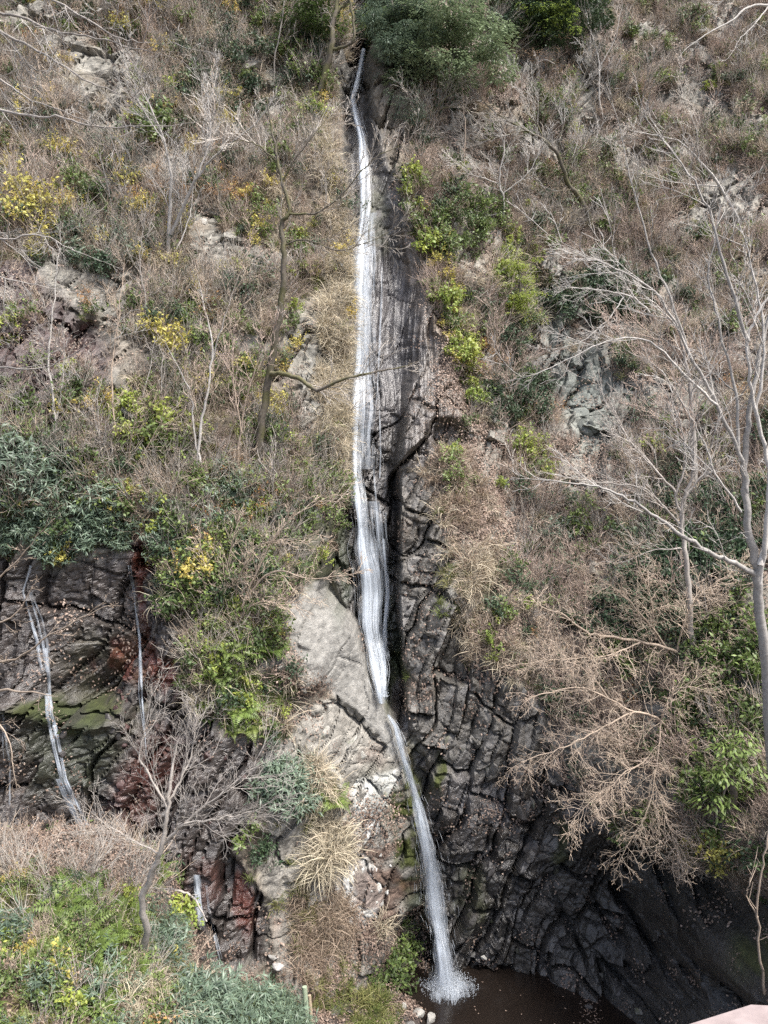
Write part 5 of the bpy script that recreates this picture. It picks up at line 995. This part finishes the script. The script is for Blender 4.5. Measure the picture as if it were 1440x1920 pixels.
SH = [('yellow_leaved_shrub','yellow_shrub',70,405,1.2,'large bright yellow shrub on the dark red rock at left',5,.75),('yellow_leaved_shrub','yellow_shrub',125,410,.8,'yellow-green shrub right of the large yellow one',3,.4),('yellow_leaved_shrub','yellow_shrub',122,300,.8,'small yellow shrub above the red rock at far left',3,.35),('yellow_leaved_shrub','yellow_shrub',262,415,.8,'yellow shrub left of the white forked tree',3,.4),('yellow_leaved_shrub','yellow_shrub',338,435,.7,'small yellow shrub at the foot of the white forked tree',2,.3),
 ('yellow_leaved_shrub','yellow_shrub',300,660,1.0,'golden yellow shrub in the middle of the left slope',4,.45),('yellow_leaved_shrub','lime_shrub',316,790,1.2,'bright yellow-green shrub above the fern patch',4,.45),('yellow_leaved_shrub','yellow_shrub',378,1078,.9,'pale yellow shrub on the green slope right of the red stain',3,.35),('yellow_leaved_shrub','yellow_shrub',552,672,.6,'little yellow shrub beside the pale outcrop near the falls',2,.3),('yellow_leaved_shrub','yellow_shrub',510,790,.6,'tiny yellow shrub at the ivy-clad trunk',2,.2),('yellow_leaved_shrub','yellow_shrub',1360,1588,.8,'orange-yellow shrub under the glossy shrub at lower right',3,.3),
 ('green_shrub','green_shrub',282,270,1.5,'bright green leafy shrub on the upper left slope',6,.55),('green_shrub','green_shrub',540,110,1.3,'bright green shrub left of the rim tree',4,.5),('green_shrub','lime_shrub',588,225,1.0,'light green tuft on the left lip below the rim tree',3,.3),('green_shrub','green_shrub',150,370,1.1,'green shrub right of the red rock at far left',4,.5),
 ('evergreen_shrub','evergreen_shrub',310,620,1.1,'dark blue-green shrub behind the golden yellow one',4,.5),('evergreen_shrub','evergreen_shrub',190,520,1.1,'dark evergreen shrub beside the red rock',4,.5),('evergreen_shrub','evergreen_shrub',970,752,1.3,'dark evergreen shrub around the leaning pink-twigged tree',6,.6),('evergreen_shrub','evergreen_shrub',1010,735,1.2,'grey-green evergreen shrub right of the leaning tree',4,.5),('evergreen_shrub','evergreen_shrub',1130,550,1.3,'dark evergreen shrub right of the crevice',6,.6),('evergreen_shrub','evergreen_shrub',1160,590,1.2,'dark evergreen shrub below the flat-twigged grey tree',4,.6),
 ('evergreen_shrub','evergreen_shrub',830,400,1.2,'green evergreen shrub on the right lip of the channel',4,.5),('evergreen_shrub','evergreen_shrub',1270,1095,1.4,'dark evergreen shrub behind the grey forked trunk',6,.7),('evergreen_shrub','evergreen_shrub',1330,1000,1.3,'dark evergreen shrub left of the right edge tree',5,.7),('evergreen_shrub','evergreen_shrub',1400,960,1.3,'dark evergreen shrub behind the right edge stems',5,.7),
 ('lime_shrub','lime_shrub',985,858,1.2,'bright lime shrub on the leafy slope right of the buttress',4,.35),('lime_shrub','lime_shrub',890,765,.9,'lime shrub on the right edge of the buttress',3,.3),('lime_shrub','lime_shrub',805,480,1.2,'yellow-green shrub on the right rim of the wet face, upper',4,.4),('lime_shrub','lime_shrub',835,570,1.2,'yellow-green shrub on the right rim of the wet face, middle',4,.4),('lime_shrub','lime_shrub',865,670,1.2,'yellow-green shrub on the right rim of the wet face, lower',4,.4),('lime_shrub','lime_shrub',768,340,1.0,'bunch of broad lime leaves on the rock right of the fall',3,.2),('lime_shrub','lime_shrub',345,1712,.9,'bright lime plant on the overhang by the lower left cascade',4,.3),('lime_shrub','lime_shrub',840,860,.7,'small lime plant below the brown niche',3,.25),('lime_shrub','lime_shrub',930,915,.7,'small lime plant on the grey rock right of the buttress',2,.2),
 ('bamboo_clump','bamboo_grass',1042,1012,1.5,'bright green bamboo grass clump on the right slope',5,.4),('bamboo_clump','bamboo_grass',545,1490,1.6,'dark bluish bamboo clump left of the pale rock',8,.6),('bamboo_clump','bamboo_grass',50,890,1.6,'blue-green bamboo clump hanging at the left edge',9,.9),('bamboo_clump','bamboo_grass',190,975,1.4,'blue-green bamboo clump above the red stain',6,.7),('bamboo_clump','bamboo_grass',310,1775,1.2,'bamboo grass clump at the dark hollow by the crooked tree',5,.3),('bamboo_clump','bamboo_grass',400,1900,1.2,'dense blue-green bamboo clump at the bottom below the cascade',9,.7),('bamboo_clump','bamboo_grass',470,1905,1.2,'dense bamboo clump left of the wooden stakes',7,.6),('bamboo_clump','bamboo_grass',30,1740,1.2,'bamboo grass clump in the lower left corner',4,.4),
 ('bushy_grass','grass_tuft',690,1890,1.8,'dark green bushy tuft at the bottom right of the stakes',7,.4),('dry_grass_tuft','straw_tuft',620,1580,1.7,'long blond grass hanging on the ledge left of the white rocks',7,.35),('dry_grass_tuft','straw_tuft',595,1460,1.4,'blond grass tuft on the pale rock below the slab',4,.3),('dry_grass_tuft','pink_tuft',610,1730,1.8,'pinkish dry grass mat below the white rocks',7,.5),('dry_grass_tuft','straw_tuft',715,1740,1.1,'mossy blond grass tuft right of the white rocks',3,.2)]
for nm, k, px, py, sc, lab, n_, spd in SH:
    leafy(nm, k, px, py, sc, lab, 'bush' if 'grass' not in nm and 'bamboo' not in nm else ('bamboo grass' if 'bamboo' in nm else 'grass'), None, n_, spd)
FERNS = [(150,1745,'lowest in the left corner beside the bamboo grass'),(120,1700,'at the left of the ferny bank'),(172,1690,'below the dark terrace'),(215,1760,'left of the crooked pale tree'),(250,1830,'right under the crooked tree foot'),(180,1790,'in the middle of the ferny bank'),(120,1775,'low at the left of the bank'),(90,1850,'near the bottom left corner'),(200,1850,'near the bottom edge of the bank'),(140,1890,'touching the bottom edge'),(70,1800,'beside the left frame edge'),(240,1720,'above the crooked tree foot'),(300,1650,'on the lip left of the lower cascade'),
 (400,1205,'upper left of the bright fern patch'),(430,1225,'in the middle of the bright fern patch'),(410,1265,'lower left of the bright fern patch'),(455,1200,'upper right of the bright fern patch'),(450,1330,'below the fern patch'),(465,1360,'lowest under the fern patch'),(440,1295,'between the fern patch and the pale rock'),(270,830,'left in the pale green patch above the bamboo'),(300,845,'right in the pale green patch above the bamboo'),(245,815,'far left in the pale green patch'),(505,1225,'beside the leaf-strewn slab'),(620,1500,'on the ledge above the blond grass')]
for px, py, where in FERNS: leafy('fern', 'fern', px, py, random.uniform(1.35, 1.8), 'green fern '+where, 'fern', 'ferns', 1, 0)
# ------------------------------------------------------------------ rocks
import bmesh
mat_stone('stone_pale', (.42, .41, .37), (.27, .255, .23)); mat_stone('stone_white', (.66, .65, .62), (.42, .41, .385), (.12, .11, .07)); mat_stone('stone_green', (.22, .235, .215), (.14, .15, .135)); mat_stone('stone_dark', (.070, .064, .062), (.032, .029, .027), (.035, .04, .016), .9); mat_stone('stone_red', (.09, .045, .04), (.045, .026, .025), (.05, .02, .015), .8); mat_stone('stone_grey', (.24, .23, .215), (.13, .125, .115), (.08, .085, .03), .3)
def rock_mesh(seed, ax):
    rg = np.random.default_rng(seed); bm = bmesh.new()
    for q in range(17):
        d = rg.normal(0, 1, 3); d /= np.linalg.norm(d); d = np.sign(d)*np.abs(d)**.6; bm.verts.new(d*rg.uniform(.8, 1.05)*np.array(ax)*.5)
    bmesh.ops.convex_hull(bm, input=bm.verts)
    for v_ in [v_ for v_ in bm.verts if not v_.link_faces]: bm.verts.remove(v_)
    bmesh.ops.bevel(bm, geom=list(bm.edges), offset=.035*min(ax), segments=1, affect='EDGES')
    me = bpy.data.meshes.new('rock'); bm.to_mesh(me); bm.free(); return me
RM = [rock_mesh(i, a) for i, a in enumerate([(1, .8, 1.2), (.7, .7, 1.4), (1.2, .8, .7), (1, .9, .9), (.6, .6, 1.1), (1.3, .9, 1), (.8, .7, 1.6)])]
RMM = {}
def rock_obj(mat):
    i = random.randrange(len(RM)); 
    if (i, mat) not in RMM: me = RM[i].copy(); me.materials.append(MATS[mat]); RMM[i, mat] = me
    return RMM[i, mat]
RZ = [ # zone polygon box, number, size px, material, parent piece, tilt
 ((520, 740, 1330, 1480), 18, (16, 46), 'stone_pale', 3), ((595, 712, 1580, 1735), 62, (9, 26), 'stone_white', 3), ((660, 740, 1470, 1560), 22, (9, 24), 'stone_pale', 3), ((500, 600, 1180, 1310), 14, (14, 34), 'stone_grey', 3),
 ((690, 735, 1580, 1680), 16, (6, 15), 'stone_white', 3), ((900, 1055, 1290, 1460), 22, (14, 38), 'stone_grey', 5), ((780, 900, 1360, 1480), 12, (12, 30), 'stone_grey', 5), ((760, 900, 1050, 1300), 16, (10, 34), 'stone_dark', 5), ((870, 1060, 1500, 1640), 20, (12, 34), 'stone_dark', 6), ((870, 1100, 1650, 1800), 20, (10, 32), 'stone_dark', 6),
 ((1100, 1400, 1620, 1880), 24, (10, 30), 'stone_dark', 6), ((1062, 1150, 660, 820), 46, (10, 32), 'stone_green', 1), ((995, 1035, 480, 600), 22, (8, 22), 'stone_grey', 1), ((920, 1010, 900, 1010), 16, (10, 28), 'stone_green', 1), ((345, 430, 400, 450), 14, (12, 32), 'stone_pale', 0), ((570, 630, 660, 770), 10, (12, 34), 'stone_pale', 0),
 ((210, 330, 1240, 1540), 40, (10, 32), 'stone_red', 2), ((330, 480, 1400, 1700), 30, (10, 28), 'stone_red', 2), ((0, 230, 1350, 1540), 24, (10, 26), 'stone_dark', 2), ((0, 180, 520, 780), 30, (10, 30), 'stone_red', 0), ((540, 660, 1800, 1890), 14, (14, 40), 'stone_grey', 3), ((745, 800, 1790, 1870), 14, (8, 22), 'stone_dark', 6)]
for (x0, x1, y0, y1), cnt, (s0, s1), mat, pk in RZ:
    for q in range(cnt):
        px, py = random.uniform(x0, x1), random.uniform(y0, y1)
        p = hit(px, py, False); 
        if p[2] < .02 or M_at(CHAN, np.array([p[0]]), np.array([p[2]]))[0] > .3 or M_at(M_slabtop, np.array([p[0]]), np.array([p[2]]))[0] > .3: continue
        s = random.uniform(s0, s1)/FPX*p[1]; o = bpy.data.objects.new('rock', rock_obj(mat)); COL.objects.link(o); o.parent = CLIFF[pk]
        o.location = Vector(p)+Vector(nrm(p))*(-s*.3); o.scale = (s*random.uniform(.8, 1.2), s*.8, s*random.uniform(.8, 1.3)); o.rotation_euler = (random.gauss(0, .25), math.radians(-24)+random.gauss(0, .25), random.gauss(0, .5))
for px, py, s, mat, lab in ((512,1797,17,'stone_white','small whitish stone lying on the dark gully floor, upper of two'),(521,1816,22,'stone_white','rounded whitish stone lying on the dark gully floor, lower of two'),(783,1903,26,'stone_pale','flat pale stone at the pool edge bottom centre'),(806,1914,24,'stone_pale','pale rounded stone at the pool edge right of the flat one'),(745,1906,18,'stone_grey','grey stone left of the flat pale stone at the pool edge'),(757,1890,14,'stone_pale','little pale stone above the pool edge'),(628,1902,26,'stone_grey','grey stone beside the wooden stakes'),(655,1905,20,'stone_dark','dark stone right of the stakes'),(725,1920,20,'stone_dark','dark stone at the bottom edge beside the pool'),(770,1925,18,'stone_grey','grey pebble at the bottom edge below the flat stone'),(1105,1890,16,'stone_dark','dark stone at the red shallow pool edge'),(1200,1900,18,'stone_grey','pale grey stone by the handrail below the undercut cliff'),(890,1792,16,'stone_grey','grey stone at the far pool edge right of the fall'),(908,1797,12,'stone_pale','small pale stone at the far pool edge'),(380,1800,18,'stone_dark','dark stone under the lower left cascade'),(405,1822,16,'stone_grey','grey wet stone at the cascade foot')):
    p = hit(px, py); me = rock_obj(mat); s = s/FPX*p[1]; o = bpy.data.objects.new('stone', me); COL.objects.link(o); o.location = Vector(p)+Vector((0, 0, s*.12)); o.scale = (s*1.2, s, s*.75); o.rotation_euler = (random.gauss(0, .2), random.gauss(0, .2), random.random()*6.28); tag(o, lab, 'stone', 'loose stones')
# ------------------------------------------------------------------ wooden stakes, handrail
mat_bark('stake_wood', (.42, .34, .24), (.30, .235, .16)); mat_bark('stake_green', (.32, .38, .27), (.24, .28, .19))
for (a, c, mat, r, lab) in (((577,1936),(571,1850),'stake_green',.085,'pale green split stake, tallest of the leaning three'),((572,1930),(570,1876),'stake_wood',.06,'short tan stake left of the green one'),((585,1932),(580,1866),'stake_wood',.06,'thin brown stake right of the green one')):
    p0 = hit(*a); P = np.array([p0-[0, 0, .3], p0*.5+px2(*c, p0[1])*.5, px2(*c, p0[1])]); b = MB(); b.tube(P, [r, r, r*.92], 7); n0 = len(b.V[0]); b.add(np.concatenate([b.V[0][-7:], [P[-1]+[0, 0, .015]]]), [[i, (i+1) % 7, 7, 7] for i in range(7)])
    o = b.obj('wooden_stake', mat); tag(o, lab, 'stake', 'leaning wooden stakes')
m, n, p, o = newmat('rail_concrete')
geo = N(n, 'ShaderNodeNewGeometry'); a = N(n, 'ShaderNodeTexNoise', i_Scale=60.0, i_Detail=10.0); n.links.new(geo.outputs['Position'], a.inputs['Vector'])
n.links.new(mixcol(n, maprange(n, a.outputs[0], .3, .7, 0, 1), (.255, .205, .195), (.35, .285, .27)), p.inputs['Base Color']); p.inputs['Roughness'].default_value = .75
bb_ = N(n, 'ShaderNodeBump', i_Strength=.3, i_Distance=.004); n.links.new(a.outputs[0], bb_.inputs['Height']); n.links.new(bb_.outputs[0], p.inputs['Normal'])
def bevel_box(name, pts, z0, z1, mat, parent, off=.012):
    bm = bmesh.new(); lo = [bm.verts.new((x, y, z0)) for x, y in pts]; hi = [bm.verts.new((x, y, z1)) for x, y in pts]; k = len(pts)
    bm.faces.new(hi); bm.faces.new(lo[::-1])
    for i in range(k): bm.faces.new((lo[i], lo[(i+1) % k], hi[(i+1) % k], hi[i]))
    bmesh.ops.recalc_face_normals(bm, faces=bm.faces); bmesh.ops.bevel(bm, geom=list(bm.edges), offset=off, segments=3, affect='EDGES')
    me = bpy.data.meshes.new(name); bm.to_mesh(me); bm.free(); me.materials.append(MATS[mat]); o = bpy.data.objects.new(name, me); COL.objects.link(o)
    if parent: o.parent = parent
    return o
rail = empty('handrail', (.4, .74, CAMZ-1.6)); tag(rail, 'pinkish concrete handrail in the bottom right corner', 'railing')
RT = CAMZ-.5
for nm, pts, z0, z1 in (('top_rail', [(-.9, .279), (.372, .789), (1.9, .661), (1.88, .50), (.375, .63), (-.84, .14)], RT-.09, RT), ('post', [(.31, .66), (.43, .66), (.43, .75), (.31, .75)], RT-1.08, RT-.09), ('post', [(1.5, .55), (1.62, .55), (1.62, .64), (1.5, .64)], RT-1.08, RT-.09), ('post', [(-.76, .21), (-.66, .25), (-.69, .32), (-.79, .28)], RT-1.08, RT-.09)):
    o = bevel_box(nm, pts, z0, z1, 'rail_concrete', rail, .004); o.location = -rail.location
tag(bevel_box('viewing_deck', [(-3, -3), (3, -3), (3, .9), (-3, .9)], CAMZ-1.75, CAMZ-1.6, 'rail_concrete', None), 'concrete viewing deck under the camera', kind='structure')
# ---- leaves afloat on the pool
lv = MB()
for q in range(150):
    if random.random() < .85: px, py = random.gauss(1098, 8)+random.uniform(0, 20), random.uniform(1835, 1935)
    else: px, py = random.uniform(860, 1100), random.uniform(1810, 1930)
    p = px2(px, py, CAMZ*FPX/(py-960)); lv.leaf(p+[0, 0, .012], rv()*[1, 1, 0], UPV, random.uniform(.05, .11), .05, .05)
tag(lv.obj('floating_leaves', 'litter'), 'brown leaves floating on the pool', kind='stuff')
